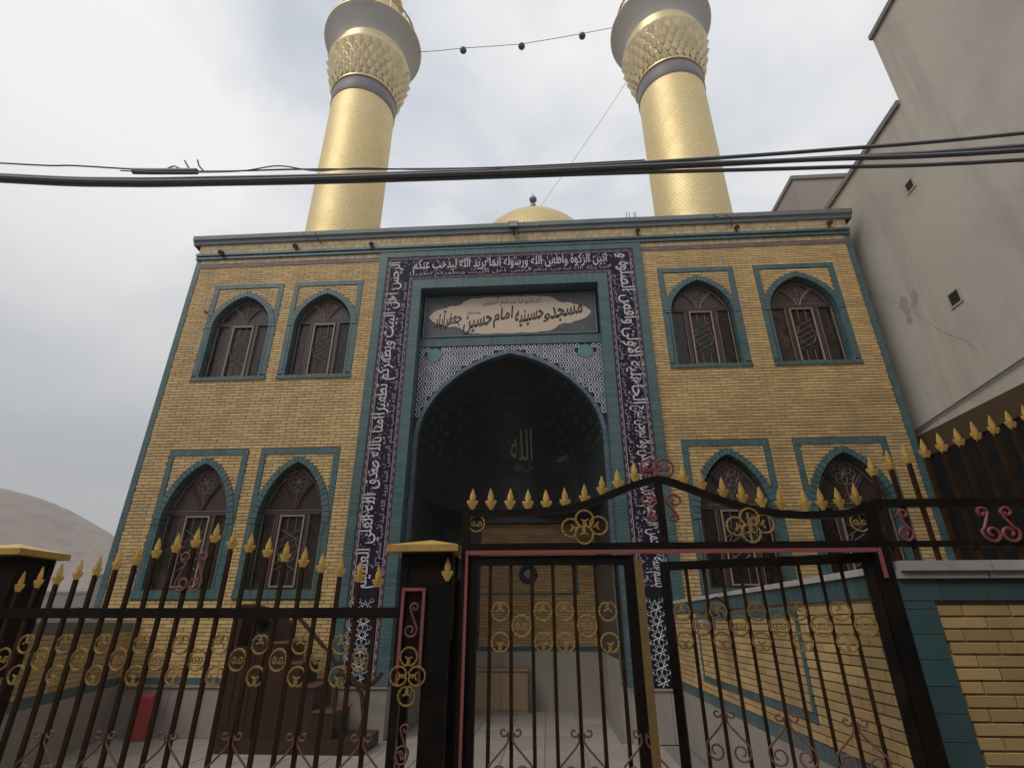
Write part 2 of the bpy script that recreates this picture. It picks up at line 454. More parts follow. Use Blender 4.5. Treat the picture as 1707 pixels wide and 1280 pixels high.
def text_mb(t, height=None, width=None, bold=0.0, shear=0.0, extrude=0.004):
    """the written words as a mesh in the XZ plane, lower left at the origin, facing -Y, fitted to width and height"""
    _txtc.body = shape_ar(t); _txtc.size = 1.0; _txtc.resolution_u = 2
    _txtc.offset = bold; _txtc.shear = shear; _txtc.extrude = 0.0; _txtc.fill_mode = 'FRONT'
    C.objects.link(_txto)
    bpy.context.view_layer.update()
    dg = bpy.context.evaluated_depsgraph_get()
    me = bpy.data.meshes.new_from_object(_txto.evaluated_get(dg))
    C.objects.unlink(_txto)
    mb = MB()
    if not me.vertices: return mb
    xs = [v.co.x for v in me.vertices]; ys = [v.co.y for v in me.vertices]
    x0, x1, y0, y1 = min(xs), max(xs), min(ys), max(ys)
    sx_ = (width / (x1 - x0)) if width else None
    sy_ = (height / (y1 - y0)) if height else None
    sx_ = sx_ or sy_; sy_ = sy_ or sx_
    n = len(me.vertices)
    fv = [((v.co.x - x0) * sx_, 0.0, (v.co.y - y0) * sy_) for v in me.vertices]
    mb.v = fv
    mb.f = [tuple(p.vertices) for p in me.polygons]
    # side walls along open edges
    cnt = {}
    for p in me.polygons:
        q = list(p.vertices)
        for a, b in zip(q, q[1:] + q[:1]):
            cnt[(a, b)] = 1
    side = []
    for (a, b) in cnt:
        if (b, a) not in cnt: side.append((a, b))
    base = len(mb.v); mb.v += [(x, extrude, z) for x, y, z in fv]
    for a, b in side: mb.f.append((a, a + base, b + base, b))
    bpy.data.meshes.remove(me)
    return mb

# ------------------------------------------------------------------ arches
def arch_z(t, h):
    t = min(1.0, abs(t))
    return h * (0.80 * math.sqrt(max(0.0, 1 - t * t)) + 0.20 * (1 - t))
def arch_pts(cx, w, zs, h, n=24):
    """left spring -> apex -> right spring"""
    return [(cx - w * math.cos(PI * i / n), zs + arch_z(math.cos(PI * i / n), h)) for i in range(n + 1)]
def arch_half(z, w, zs, h):
    """half width of the arch at height z (0 above the apex)"""
    if z <= zs: return w
    if z >= zs + h: return 0.0
    a, b = 0.0, 1.0
    for _ in range(24):
        m_ = (a + b) / 2
        if zs + arch_z(m_, h) > z: a = m_
        else: b = m_
    return a * w

BL, BH = 0.262, 0.0652      # brick length and course height, joints included
def gen_bricks(u0, u1, v0, v1, excl, off=0.0):
    out = []; row = 0; v = v0
    while v + BH * 0.6 <= v1:
        vb = min(v + BH, v1); vm = (v + vb) / 2
        iv = [(u0, u1)]
        for a, b in excl(vm):
            nx = []
            for p, q in iv:
                if b <= p or a >= q: nx.append((p, q)); continue
                if a > p: nx.append((p, a))
                if b < q: nx.append((b, q))
            iv = nx
        sh = (row % 2) * 0.5 * BL + random.uniform(-0.02, 0.02) + off
        for p, q in iv:
            k = math.floor((p - u0 - sh) / BL)
            x = u0 + sh + k * BL
            while x < q:
                a, b = max(x, p), min(x + BL, q)
                if b - a > 0.03: out.append((a, b, v, vb))
                x += BL
        v += BH; row += 1
    return out
JG = 0.0075
def wall_bricks(parent, bricks, to_world, rotz, limit=300, material='brick', zmin=None, name='brick', stuffname='brick_courses', proud=0.010):
    """the full bricks that show largest become parts, the rest one joined part"""
    full = []
    for i, (a, b, c, d) in enumerate(bricks):
        if b - a > BL * 0.97 and d - c > BH * 0.97:
            p = proj(*to_world((a + b) / 2, (c + d) / 2, 0))
            if p and 6 < p[0] < 1700 and 6 < p[1] < 1274 and (zmin is None or (c > zmin)):
                p0 = proj(*to_world(a, c, 0)); p1 = proj(*to_world(b, c, 0)); p2 = proj(*to_world(a, d, 0))
                if p0 and p1 and p2:
                    ar = abs((p1[0] - p0[0]) * (p2[1] - p0[1]) - (p1[1] - p0[1]) * (p2[0] - p0[0]))
                    full.append((ar, i))
    full.sort(reverse=True)
    chosen = set(i for _, i in full[:limit])
    h, w = (BH - JG) / 2, (BL - JG) / 2
    bv = 0.004
    ub = MB()
    ub.add([(-w, 0, -h), (w, 0, -h), (w, 0, h), (-w, 0, h), (-w + bv, -proud, -h + bv), (w - bv, -proud, -h + bv), (w - bv, -proud, h - bv), (-w + bv, -proud, h - bv)],
           [(4, 5, 6, 7), (0, 1, 5, 4), (1, 2, 6, 5), (2, 3, 7, 6), (3, 0, 4, 7)])
    me = mesh_of(name, ub, material)
    base = wloc(parent)
    rest = MB()
    for i, (a, b, c, d) in enumerate(bricks):
        j = random.uniform(0, 0.004)
        if i in chosen:
            q = Vector(to_world((a + b) / 2, (c + d) / 2, j)) - base
            inst(name, me, parent, q, (random.uniform(-.006, .006), random.uniform(-.004, .004), rotz + random.uniform(-.006, .006)))
        else:
            a2, b2, c2, d2 = a + JG / 2, b - JG / 2, c + JG / 2, d - JG / 2
            k = proud + j
            P = [to_world(a2, c2, 0), to_world(b2, c2, 0), to_world(b2, d2, 0), to_world(a2, d2, 0),
                 to_world(a2 + bv, c2 + bv, k), to_world(b2 - bv, c2 + bv, k), to_world(b2 - bv, d2 - bv, k), to_world(a2 + bv, d2 - bv, k)]
            rest.add(P, [(4, 5, 6, 7), (0, 1, 5, 4), (1, 2, 6, 5), (2, 3, 7, 6), (3, 0, 4, 7)])
    if rest.v: obj(stuffname, rest, material, parent, kind='stuff')

# ================================================================== SETTING
g = MB(); g.add([(-460, -60, -0.02), (260, -60, -0.02), (260, 320, -0.02), (-460, 320, -0.02)], [(0, 1, 2, 3)])
obj('ground', g, 'ground', kind='structure')
g = MB(); g.add([(-60, -6, -0.012), (60, -6, -0.012), (60, 3.2, -0.012), (-60, 3.2, -0.012)], [(0, 1, 2, 3)])
obj('street', g, 'asphalt', kind='structure')
# courtyard paving: slabs that the photograph shows along its lower edge
fl = MB(); fl.add([(-8.6, 3.36, -0.004), (2.3, 3.36, -0.004), (2.3, 13.6, -0.004), (-8.6, 13.6, -0.004)], [(0, 1, 2, 3)])
floor = obj('courtyard_floor', fl, 'joint', kind='structure')
sb = MB(); sb.add([(-.296, -.296, 0), (.296, -.296, 0), (.296, .296, 0), (-.296, .296, 0), (-.29, -.29, .012), (.29, -.29, .012), (.29, .29, .012), (-.29, .29, .012)],
                  [(4, 5, 6, 7), (0, 1, 5, 4), (1, 2, 6, 5), (2, 3, 7, 6), (3, 0, 4, 7)])
sme = mesh_of('slab', sb, 'floor')
for i in range(17):
    for j in range(11):
        x, y = -8.2 + i * .6, 7.3 + j * .6 if j < 4 else 7.3 + j * .6
        if y > 13.4 or (y > 9.7 and not (-2.5 < x < 1.2)): continue
        inst('slab', sme, floor, (x, y, -0.004 + random.uniform(-.002, .001)))
rest = MB()
for i in range(17):
    for j in range(6):
        x, y = -8.2 + i * .6, 3.7 + j * .6
        rest.box(x - .296, x + .296, y - .296, y + .296, -.01, .008)
obj('near_slabs', rest, 'floor', floor, kind='stuff')

# unseen houses added behind the camera to shade the near wall and fence
hs_ = MB(); hs_.box(-26, -4.2, -12, -3.6, 0, 8.6); hs_.box(-4.1, 9.5, -12, -3.2, 0, 9.0); hs_.box(9.6, 30, -12, -3.5, 0, 8.0)
ho = obj('added_shade_houses', hs_, 'plaster', kind='structure')
q = MB()
for i in range(14):
    for k in range(2):
        x = -24 + i * 3.9; yy = -3.59 if x < -4.2 else (-3.19 if x < 9.5 else -3.49)
        q.box(x, x + 1.3, yy, yy + .03, 1.4 + 3.4 * k, 3.0 + 3.4 * k)
obj('shade_house_openings', q, 'glass', ho, kind='structure')

# hills
from mathutils import noise as mnoise
def hill_h(x, y):
    # skyline falls to the right
    prof = [(-420, 34), (-280, 46), (-235, 47.5), (-200, 46.0), (-188, 44.2), (-177, 41.6), (-167, 37.2), (-156, 31.4), (-144, 26.2), (-128, 22), (-95, 17), (-60, 12), (60, 9), (300, 22)]
    z = prof[-1][1]
    for (a, za), (b, zb) in zip(prof, prof[1:]):
        if x <= b:
            t = max(0, (x - a) / (b - a)); z = za + (zb - za) * t; break
    d = (y - 172) / 70.0
    f = math.exp(-d * d * 1.6)
    n = mnoise.fractal(Vector((x * .03, y * .03, 3)), 1.0, 2.0, 6) * 1.8 + mnoise.ridged_multi_fractal(Vector((x * .07, y * .05, 1)), 1.0, 2.0, 5, .8, 2.0) * 0.9
    return max(-0.5, z * f + n * f - (0.5 if f < .05 else 0))
hm = MB(); nx, ny = 260, 80
vs = []
for j in range(ny):
    for i in range(nx):
        x = -420 + 600 * i / (nx - 1); y = 60 + 240 * j / (ny - 1)
        vs.append((x, y, hill_h(x, y)))
fs = [(j * nx + i, j * nx + i + 1, (j + 1) * nx + i + 1, (j + 1) * nx + i) for j in range(ny - 1) for i in range(nx - 1)]
hm.add(vs, fs)
obj('hill', hm, 'hill', kind='structure', smooth=True)
# dusty air
hzm = bpy.data.materials.new('dusty_air'); hzm.use_nodes = True
_t = hzm.node_tree; _t.nodes.remove(_t.nodes['Principled BSDF'])
_v = _t.nodes.new('ShaderNodeVolumePrincipled'); _v.inputs['Color'].default_value = (0.93, 0.92, 0.90, 1); _v.inputs['Density'].default_value = 0.0020; _v.inputs['Anisotropy'].default_value = 0.2
_t.links.new(_v.outputs[0], _t.nodes['Material Output'].inputs['Volume'])
obj('haze', MB().box(-470, 270, -70, 330, -2.0, 75.0), hzm, kind='stuff')
# a few far houses at the foot of the hill
for i, (x, y, w, h, lab) in enumerate([(-52, 66, 7, 7.0, 'far plain house at the foot of the hill beside the mosque corner'), (-62, 70, 8, 5.2, 'low far house under the hill, second from the mosque corner'), (-44, 58, 5, 4.2, 'small far house showing just left of the mosque wall')]):
    t = thing('far_house', lab, 'house', (x, y, 0), group='far houses under the hill')
    b = MB().box(x - w / 2, x + w / 2, y, y + 6, -.5, h)
    obj('wall', b, 'town', t)
    obj('roof', MB().box(x - w / 2 - .15, x + w / 2 + .15, y - .15, y + 6.15, h, h + .25), 'roof', t)
    for k in range(2):
        fx = x - w * .22 + k * w * .44
        fr = obj('window', MB().box(fx - .6, fx + .6, y - .04, y, h * .45, h * .45 + 1.3), 'plaster_edge', t)
        obj('pane', MB().box(fx - .5, fx + .5, y - .06, y - .045, h * .45 + .1, h * .45 + 1.2), 'vent', fr)

# ================================================================== MOSQUE
FY = 10.0
XL, XR = -8.309, 7.03
CX = -0.709
mosque = thing('mosque', 'yellow brick two storey mosque with teal trim, arched windows and tall tiled portal', 'mosque', (CX, FY, 0))
WC = [-6.8235, -4.9125, 3.486, 5.622]
WH = [0.8325, 0.815, 0.825, 0.864]
FLOORS = [dict(top=3.21 + E, sill0=0.386 + E, sill=0.54 + E, trans=1.95 + E, spring=1.72 + E, apex=2.93 + E),
          dict(top=7.274 + E, sill0=4.776 + E, sill=4.86 + E, trans=6.25 + E, spring=6.10 + E, apex=6.93 + E)]
PLINTH = 0.774
ZW = 7.78 + E          # top of the plain brickwork
PX0, PX1 = -3.757, 2.34
PTOP = 8.0 + E
def wo(ci):            # opening half width
    return WH[ci] - 0.165
# mortar backing with real openings
wm = MB()
YB = FY + 0.010
def strip(xa, xb, holes):
    """holes: list of (sill, top(x)) from below"""
    z0a = z0b = 0.0
    for sill, tp in holes:
        wm.add([(xa, YB, z0a), (xb, YB, z0b), (xb, YB, sill), (xa, YB, sill)], [(0, 1, 2, 3)])
        z0a, z0b = tp(xa), tp(xb)
    wm.add([(xa, YB, z0a), (xb, YB, z0b), (xb, YB, 8.6 + E), (xa, YB, 8.6 + E)], [(0, 1, 2, 3)])
edges = []
def side_cols(x0, x1, cis):
    x = x0
    for ci in cis:
        w = wo(ci); a, b = WC[ci] - w, WC[ci] + w
        strip(x, a, [])
        xs = [WC[ci] - w * math.cos(PI * i / 24) for i in range(25)]
        for p, q in zip(xs, xs[1:]):
            strip(p, q, [(F['sill'], (lambda X, F=F, ci=ci, w=w: F['spring'] + arch_z((X - WC[ci]) / w, F['apex'] - F['spring']))) for F in FLOORS])
        x = b
    strip(x, x1, [])
side_cols(XL, PX0, [0, 1])
side_cols(PX1, XR, [2, 3])
wm.add([(PX0, YB, PTOP - .1), (PX1, YB, PTOP - .1), (PX1, YB, 8.6 + E), (PX0, YB, 8.6 + E)], [(0, 1, 2, 3)])
# flanks, roof and rear
zt = 8.6 + E
wm.add([(XL, YB, 0), (XL, 24, 0), (XL, 24, zt), (XL, YB, zt)], [(0, 1, 2, 3)])
wm.add([(XR, YB, 0), (XR, 24, 0), (XR, 24, zt), (XR, YB, zt)], [(3, 2, 1, 0)])
wm.add([(XL, 24, 0), (XR, 24, 0), (XR, 24, zt), (XL, 24, zt)], [(0, 1, 2, 3)])
wm.add([(XL, YB, zt - .3), (XR, YB, zt - .3), (XR, 24, zt - .3), (XL, 24, zt - .3)], [(0, 1, 2, 3)])
obj('wall', wm, 'mortar', mosque)

def excl(v):
    ex = [(PX0, PX1)] if v < PTOP else []
    for F in FLOORS:
        if F['sill0'] - .01 < v < F['top'] + .01:
            for ci in range(4):
                c, w = WC[ci], WH[ci]
                spring = F['spring']; hh = F['apex'] - spring
                if v > F['top'] - .125 or v < F['sill'] :
                    ex.append((c - w, c + w)); continue
                ex.append((c - w, c - w + .115)); ex.append((c + w - .115, c + w))
                half = arch_half(v, wo(ci) + .14, spring, hh + .13)
                if v < spring: half = w
                if half > 0: ex.append((c - half, c + half))
    return ex
br = gen_bricks(XL + .12, XR - .12, PLINTH + .10, ZW, excl)
wall_bricks(mosque, br, lambda u, v, d: (u, FY - d + .008, v), 0.0, 300, zmin=E + .6)
# teal corner quoins, courses of glazed brick
def teal_v(mb, x0, x1, z0, z1, yf, yb, pitch=BH):
    z = z0
    while z < z1 - .01:
        zz = min(z + pitch, z1); mb.front(x0, x1, yf - random.uniform(0, .002), yb, z + .0015, zz - .0015); z = zz
def teal_h(mb, x0, x1, z0, z1, yf, yb, pitch=BH):
    n = max(1, round((x1 - x0) / pitch)); p = (x1 - x0) / n
    for i in range(n):
        mb.front(x0 + i * p + .0015, x0 + (i + 1) * p - .0015, yf - random.uniform(0, .002), yb, z0, z1)
for nm, (a, b) in (('glazed_quoin', (XL - .004, XL + .12)), ('glazed_quoin', (XR - .12, XR + .004))):
    q = MB(); teal_v(q, a, b, PLINTH, 8.02 + E, FY - .012, FY + .3)
    obj(nm, q, 'teal', mosque, kind='stuff')
# base course over the plinth
for (a, b) in ((XL + .12, PX0 - .003), (PX1 + .003, XR - .12)):
    q = MB(); teal_h(q, a, b, PLINTH, PLINTH + .10, FY - .010, FY + .05)
    obj('glazed_base_course', q, 'teal', mosque, kind='stuff')
# cornice ------------------------------------------------------------
cb_ = MB()
teal_h(cb_, XL - .02, XR + .02, 8.02 + E, 8.085 + E, FY - .055, FY + .05)
teal_h(cb_, XL - .02, XR + .02, 8.108 + E, 8.17 + E, FY - .085, FY + .05)
obj('cornice_glazed_course', cb_, 'teal', mosque, kind='stuff')
obj('cornice_groove', MB().box(XL, XR, FY - .03, FY + .05, 8.086 + E, 8.107 + E), 'teal_dark', mosque)
sd_ = MB()
for z0, z1 in ((8.172, 8.305), (8.311, 8.448)):
    teal_h(sd_, XL, XR, z0 + E, z1 + E, FY - .03, FY + .06, .066)
teal_h(sd_, XL + .12, PX0, 7.90 + E, 8.015 + E, FY - .012, FY + .05, .066)
teal_h(sd_, PX1, XR - .12, 7.90 + E, 8.015 + E, FY - .012, FY + .05, .066)
obj('soldier_course', sd_, 'brick_soldier', mosque, kind='stuff')
bl_ = MB()
for a, b in ((XL + .12, PX0), (PX1, XR - .12)):
    teal_h(bl_, a, b, 7.785 + E, 7.845 + E, FY - .014, FY + .05, .2)
    teal_h(bl_, a, b, 7.85 + E, 7.895 + E, FY - .006, FY + .05, .2)
obj('brown_string_course', bl_, 'brownline', mosque, kind='stuff')
fm = MB()
prof = [(-.03, 8.45), (-.075, 8.46), (-.09, 8.53), (-.14, 8.56), (-.15, 8.665), (.25, 8.68)]
for a, b in (((XL - .17), (XR + .16)),):
    n = 13
    for k in range(n):
        xa, xb = a + (b - a) * k / n, a + (b - a) * (k + 1) / n - .004
        dz = random.uniform(-.004, .004)
        vs = [(xa, FY + y, z + E + dz) for y, z in prof] + [(xb, FY + y, z + E + dz) for y, z in prof]
        m_ = len(prof)
        fm.add(vs, [(i, i + m_, i + m_ + 1, i + 1) for i in range(m_ - 1)])
fm.add([(XL - .17, FY + y, z + E) for y, z in prof] + [(XL - .17, FY + .25, 8.45 + E)], [(6, 5, 4, 3, 2, 1, 0)])
fm.add([(XR + .157, FY + y, z + E) for y, z in prof] + [(XR + .157, FY + .25, 8.45 + E)], [(0, 1, 2, 3, 4, 5, 6)])
fm.box(XL - .165, XL, FY + .25, 24, 8.42 + E, 8.69 + E); fm.box(XR, XR + .155, FY + .25, 24, 8.42 + E, 8.69 + E)
obj('cornice_flashing', fm, 'flash', mosque)
# marble plinth, slab by slab
IX0, IX1 = -2.70, 1.293
pl = MB()
for a, b in ((XL - .02, IX0 - .02), (IX1 + .02, XR + .02)):
    pl.box(a, b, FY - .02, FY + .009, 0, PLINTH - .03)
plo = obj('plinth', pl, 'joint', mosque)
for a, b in ((XL - .02, IX0 - .01), (IX1 + .01, XR + .02)):
    n = round((b - a) / .62); p = (b - a) / n
    for i in range(n):
        obj('marble_slab', MB().front(a + i * p + .003, a + (i + 1) * p - .003, FY - .045 - random.uniform(0, .003), FY - .02, .012, PLINTH - .034), 'marble', plo)
    obj('plinth_cap', MB().box(a - .01, b + .01, FY - .075, FY + .005, PLINTH - .032, PLINTH - .002), 'marble', plo)

# windows --------------------------------------------------------------
def window(ci, F, upper, style):
    c, w = WC[ci], WH[ci]; ow = wo(ci)
    zs, hh = F['spring'], F['apex'] - F['spring']
    # glazed surround: square outer frame, jambs, sill, voussoirs
    q = MB(); yf, yb = FY - .016, FY + .03
    teal_h(q, c - w, c + w, F['top'] - .115, F['top'], yf, yb)
    teal_v(q, c - w, c - w + .105, F['sill0'] + .13, F['top'] - .117, yf + .003, yb)
    teal_v(q, c + w - .115, c + w, F['sill0'] + .13, F['top'] - .117, yf + .003, yb)
    teal_h(q, c - w - .01, c + w + .01, F['sill0'], F['sill'] - .002, FY - .03, FY + .22)
    n = 30
    ai = arch_pts(c, ow, zs, hh, n); ao = arch_pts(c, ow + .135, zs, hh + .125, n)
    for i in range(n):
        g_ = .06
        a0, a1 = Vector((ai[i][0], 0, ai[i][1])), Vector((ai[i + 1][0], 0, ai[i + 1][1]))
        b0, b1 = Vector((ao[i][0], 0, ao[i][1])), Vector((ao[i + 1][0], 0, ao[i + 1][1]))
        A0, A1 = a0.lerp(a1, g_), a1.lerp(a0, g_); B0, B1 = b0.lerp(b1, g_), b1.lerp(b0, g_)
        y_ = FY - .028 - random.uniform(0, .003)
        P = [(A0.x, y_, A0.z), (A1.x, y_, A1.z), (B1.x, y_, B1.z), (B0.x, y_, B0.z)]
        Q = [(A0.x, FY + .24, A0.z), (A1.x, FY + .24, A1.z), (B1.x, FY + .03, B1.z), (B0.x, FY + .03, B0.z)]
        q.add(P + Q, [(3, 2, 1, 0), (0, 1, 5, 4), (2, 3, 7, 6), (0, 4, 7, 3), (1, 2, 6, 5)])
    z = F['sill']
    while z < zs - .01:
        zz = min(z + BH, zs)
        for s_ in (-1, 1):
            x0, x1 = c + s_ * ow, c + s_ * (w - .117)
            q.front(min(x0, x1), max(x0, x1), FY - .02 - random.uniform(0, .002), FY + .24, z + .003, zz - .003)
        z = zz
    obj('glazed_surround', q, 'teal', mosque, kind='stuff')
    # the window itself
    yw = FY + .17
    fr = MB()
    ap = arch_pts(c, ow, zs, hh, 24)
    path = [(c - ow + .022, yw, F['sill'] + .02), ] + [(c + (x - c) * (1 - .03 / ow), yw, zs + (z - zs) * (1 - .03 / hh)) for x, z in ap] + [(c + ow - .022, yw, F['sill'] + .02)]
    fr.tube(path, .034, 4)
    fr.box(c - ow, c + ow, yw - .03, yw + .03, F['sill'] - .001, F['sill'] + .045)
    fr.box(c - ow + .02, c + ow - .02, yw - .035, yw + .03, F['trans'] - .032, F['trans'] + .03)
    cw = .245
    for s_ in (-1, 1):
        fr.box(c + s_ * (cw + .055) - .03, c + s_ * (cw + .055) + .03, yw - .032, yw + .03, F['sill'] + .045, F['trans'] - .033)
    apexz = F['apex']
    W_ = obj('window', fr, 'frame', mosque)
    # thin pale beading
    bd = MB(); y_ = yw - .045
    r = .0075
    for s_ in (-1, 1):
        x0, x1 = c + s_ * (cw + .10), c + s_ * (ow - .06)
        z0, z1 = F['sill'] + .06, F['trans'] - .05
        bd.tube([(x0, y_, z0), (x0, y_, z1), (x1, y_, z1), (x1, y_, z0)], r, 4, closed=True)
    bd.tube([(c - ow + .06, y_, F['trans'] + .045), (c + ow - .06, y_, F['trans'] + .045)], r, 4)
    bd.tube([(c + (x - c) * .90, y_, max(F['trans'] + .045, zs + (z - zs) * .90)) for x, z in ap if zs + (z - zs) * .90 > F['trans'] + .02], r, 4)
    obj('beading', bd, 'sash_dull', W_)
    # curving mullions of the fan light
    hz = apexz - F['trans']
    for s_ in (-1, 1):
        mu = MB()
        pts = []
        for i in range(9):
            t = i / 8
            pts.append((c + s_ * (.02 + t * ow * .60), yw - .012, F['trans'] + .03 + hz * (.76 * t ** .62 if upper else .70 * t ** .62)))
        pts = [p for p in pts if p[2] < zs + arch_z((p[0] - c) / ow, hh) - .02]
        mu.tube(pts, .022, 4)
        for o_ in (-.034, .034):
            mu.tube([(p[0] + o_, p[1] - .03, p[2]) for p in pts[1:]], .006, 4)
        obj('fan_mullion', mu, 'frame' if not upper else 'sash_dull', W_)
    # rosette tracery in the middle of the fan light
    tr = MB(); zc = F['trans'] + hz * .62; rr = hz * .20
    for k in range(6):
        a = 2 * PI * k / 6
        px_, pz_ = c + rr * .55 * math.cos(a), zc + rr * .55 * math.sin(a)
        tr.tube([(px_ + rr * .55 * math.cos(b * PI / 6), yw - .02, pz_ + rr * .55 * math.sin(b * PI / 6)) for b in range(12)], .006, 4, closed=True)
    tr.tube([(c, yw - .02, F['trans'] + .10), (c, yw - .02, zc - rr)], .006, 4)
    for s_ in (-1, 1):
        tr.tube([(c + s_ * (.02 + .05 * math.sin(t * PI / 6)), yw - .02, F['trans'] + .12 + .018 * t) for t in range(7)], .006, 4)
    obj('tracery', tr, 'tracery', W_)
    # panes
    gl = MB(); gl.box(c - ow + .02, c - cw - .08, yw + .004, yw + .012, F['sill'] + .04, F['trans'] - .03)
    obj('pane', gl, 'glass', W_)
    gl = MB(); gl.box(c + cw + .08, c + ow - .02, yw + .004, yw + .012, F['sill'] + .04, F['trans'] - .03)
    obj('pane', gl, 'glass', W_)
    gl = MB(); gl.box(c - cw - .03, c + cw + .03, yw + .014, yw + .022, F['sill'] + .04, F['trans'] - .03)
    obj('pane', gl, 'glass' if style == 0 else 'glass_open', W_)
    lp = [(x, z) for x, z in ap if z > F['trans']]
    lx = arch_half(F['trans'], ow, zs, hh)
    lp = [(c - lx, F['trans'])] + lp + [(c + lx, F['trans'])]
    obj('fan_pane', MB().prism([(c + (x - c) * .985, z) for x, z in lp][::-1], yw + .006, yw + .014), 'glass_lunette', W_)
    # casement with its pale frame and lattice
    ca = MB(); z0, z1 = F['sill'] + .05, F['trans'] - .045
    for a, b, c0, d in ((c - cw, c - cw + .028, z0, z1), (c + cw - .028, c + cw, z0, z1)):
        ca.box(a, b, yw - .052, yw - .012, c0, d)
    ca.box(c - cw + .028, c + cw - .028, yw - .051, yw - .012, z0, z0 + .028); ca.box(c - cw + .028, c + cw - .028, yw - .051, yw - .012, z1 - .028, z1)
    obj('casement', ca, 'sash', W_)
    la = MB(); hzz = z1 - z0; yl = yw - .03
    cw2 = cw - .028
    for k in (-.5, .5):
        x = c + k * cw2 * .75
        la.tube([(x, yl, z0 + .02), (x, yl, z0 + hzz * .22)], .0055, 4)
        la.tube([(x, yl, z0 + hzz * .78), (x, yl, z1 - .02)], .0055, 4)
    for i in range(5):
        zb_ = z0 + hzz * (.22 + .10 * i)
        la.tube([(c - cw2, yl, zb_), (c + cw2 * .8, yl, zb_ + hzz * .17)], .0055, 4)
    for i in (0, 4):
        zb_ = z0 + hzz * (.22 + .10 * i)
        la.tube([(c + cw2, yl, zb_), (c - cw2 * .8, yl, zb_ + hzz * .17)], .0055, 4)
    for k in (-1, 1):
        la.tube([(c + k * cw2 * .5, yl, z0 + hzz * .35), (c + k * cw2 * .95, yl, z0 + hzz * .5), (c + k * cw2 * .5, yl, z0 + hzz * .65)], .0055, 4)
    obj('lattice', la, 'sash_dull', W_)
styles = {(0, 0): 1, (1, 0): 1, (2, 0): 1, (3, 0): 1, (0, 1): 0, (1, 1): 0, (2, 1): 1, (3, 1): 0}
for fi, F in enumerate(FLOORS):
    for ci in range(4):
        window(ci, F, fi == 1, styles[(ci, fi)])

# portal -----------------------------------------------------------------
BZ0 = PLINTH
BX0, BX1, BI0, BI1 = -3.571, 2.153, -2.905, 1.512      # outer and inner edges of the inscription
BT, BTI = 7.855 + E, 7.177 + E
IX0, IX1, IT = -2.70, 1.293, 6.94 + E                  # recess
YP = FY - .03
q = MB()
teal_v(q, PX0, BX0 - .002, BZ0, PTOP, YP - .02, FY + .05)
teal_v(q, BX1 + .002, PX1, BZ0, PTOP, YP - .02, FY + .05)
teal_h(q, BX0, BX1, BT + .002, PTOP, YP - .02, FY + .05)
obj('portal_outer_trim', q, 'teal', mosque, kind='stuff')
q = MB()
teal_v(q, BI0 + .002, IX0, PLINTH, BTI - .002, YP - .045, FY + .28)
teal_v(q, IX1, BI1 - .002, PLINTH, BTI - .002, YP - .045, FY + .28)
teal_h(q, IX0, IX1, IT, BTI - .002, YP - .045, FY + .28)
obj('portal_inner_trim', q, 'teal', mosque, kind='stuff')
# inscription ground: a U of dark tile
bd = MB()
bd.front(BX0, BI0, YP - .004, FY + .05, BZ0, BT)
bd.front(BI1, BX1, YP - .004, FY + .05, BZ0, BT)
bd.front(BI0, BI1, YP - .004, FY + .05, BTI, BT)
band = obj('inscription_band', bd, 'band', mosque)
GZ = 0.50 + E          # below this the band turns to star tiles
bw = .085
bo = MB(); yb_ = YP - .010
for a, b in ((BX0, BX0 + bw), (BI0 - bw, BI0), (BI1, BI1 + bw), (BX1 - bw, BX1)):
    top = BT if a in (BX0,) or b == BX1 else BTI + bw
    bo.front(a, b, yb_, YP, BZ0, top)
bo.front(BX0 + bw, BX1 - bw, yb_, YP, BT - bw, BT); bo.front(BI0, BI1, yb_, YP, BTI, BTI + bw)
obj('border', bo, 'border', band)
bm_ = MB(); ym = yb_ - .004
def scallop(p0, p1, inward):
    """wave of little lobes and a fillet along a border edge"""
    p0, p1 = Vector(p0), Vector(p1); d = p1 - p0; L_ = d.length; d.normalize(); nrm = Vector(inward)
    n = max(1, int(L_ / .17)); st = L_ / n
    for i in range(n):
        b = p0 + d * (i + .5) * st
        pts = []
        for k in range(7):
            a = PI * k / 6
            pts.append(b + d * (-.055 * math.cos(a)) - nrm * (.045 * math.sin(a)))
        pts = [(p.x, ym, p.y) for p in pts]
        bm_.tube(pts, .0075, 4)
        bm_.tube([((b + d * dx - nrm * dn).x, ym, (b + d * dx - nrm * dn).y) for dx, dn in ((-.012, .03), (.012, .03))], .010, 4)
    a = p0; b = p1
    bm_.tube([(a.x, ym, a.y), (b.x, ym, b.y)], .0085, 4)
scallop((BX0 + bw, BZ0), (BX0 + bw, BT - bw), (1, 0)); scallop((BX1 - bw, BZ0), (BX1 - bw, BT - bw), (-1, 0))
scallop((BX0 + bw, BT - bw), (BX1 - bw, BT - bw), (0, -1))
scallop((BI0 - bw, BZ0), (BI0 - bw, BTI + bw), (-1, 0)); scallop((BI1 + bw, BZ0), (BI1 + bw, BTI + bw), (1, 0))
scallop((BI0 - bw, BTI + bw), (BI1 + bw, BTI + bw), (0, 1))
obj('border_motif', bm_, 'border_motif', band, kind='stuff')
# the writing
ys_ = YP - .012
def place_text(t, x, z, length, height, ang, m, name='lettering', bold=.005, y=None):
    mb = text_mb(t, height=height, width=length, bold=bold)
    ca_, sa_ = math.cos(ang), math.sin(ang)
    mb.v = [(x + u * ca_ - v * sa_, (ys_ if y is None else y) + w_, z + u * sa_ + v * ca_) for u, w_, v in mb.v]
    return obj(name, mb, m, band)
big = .41; small = .135
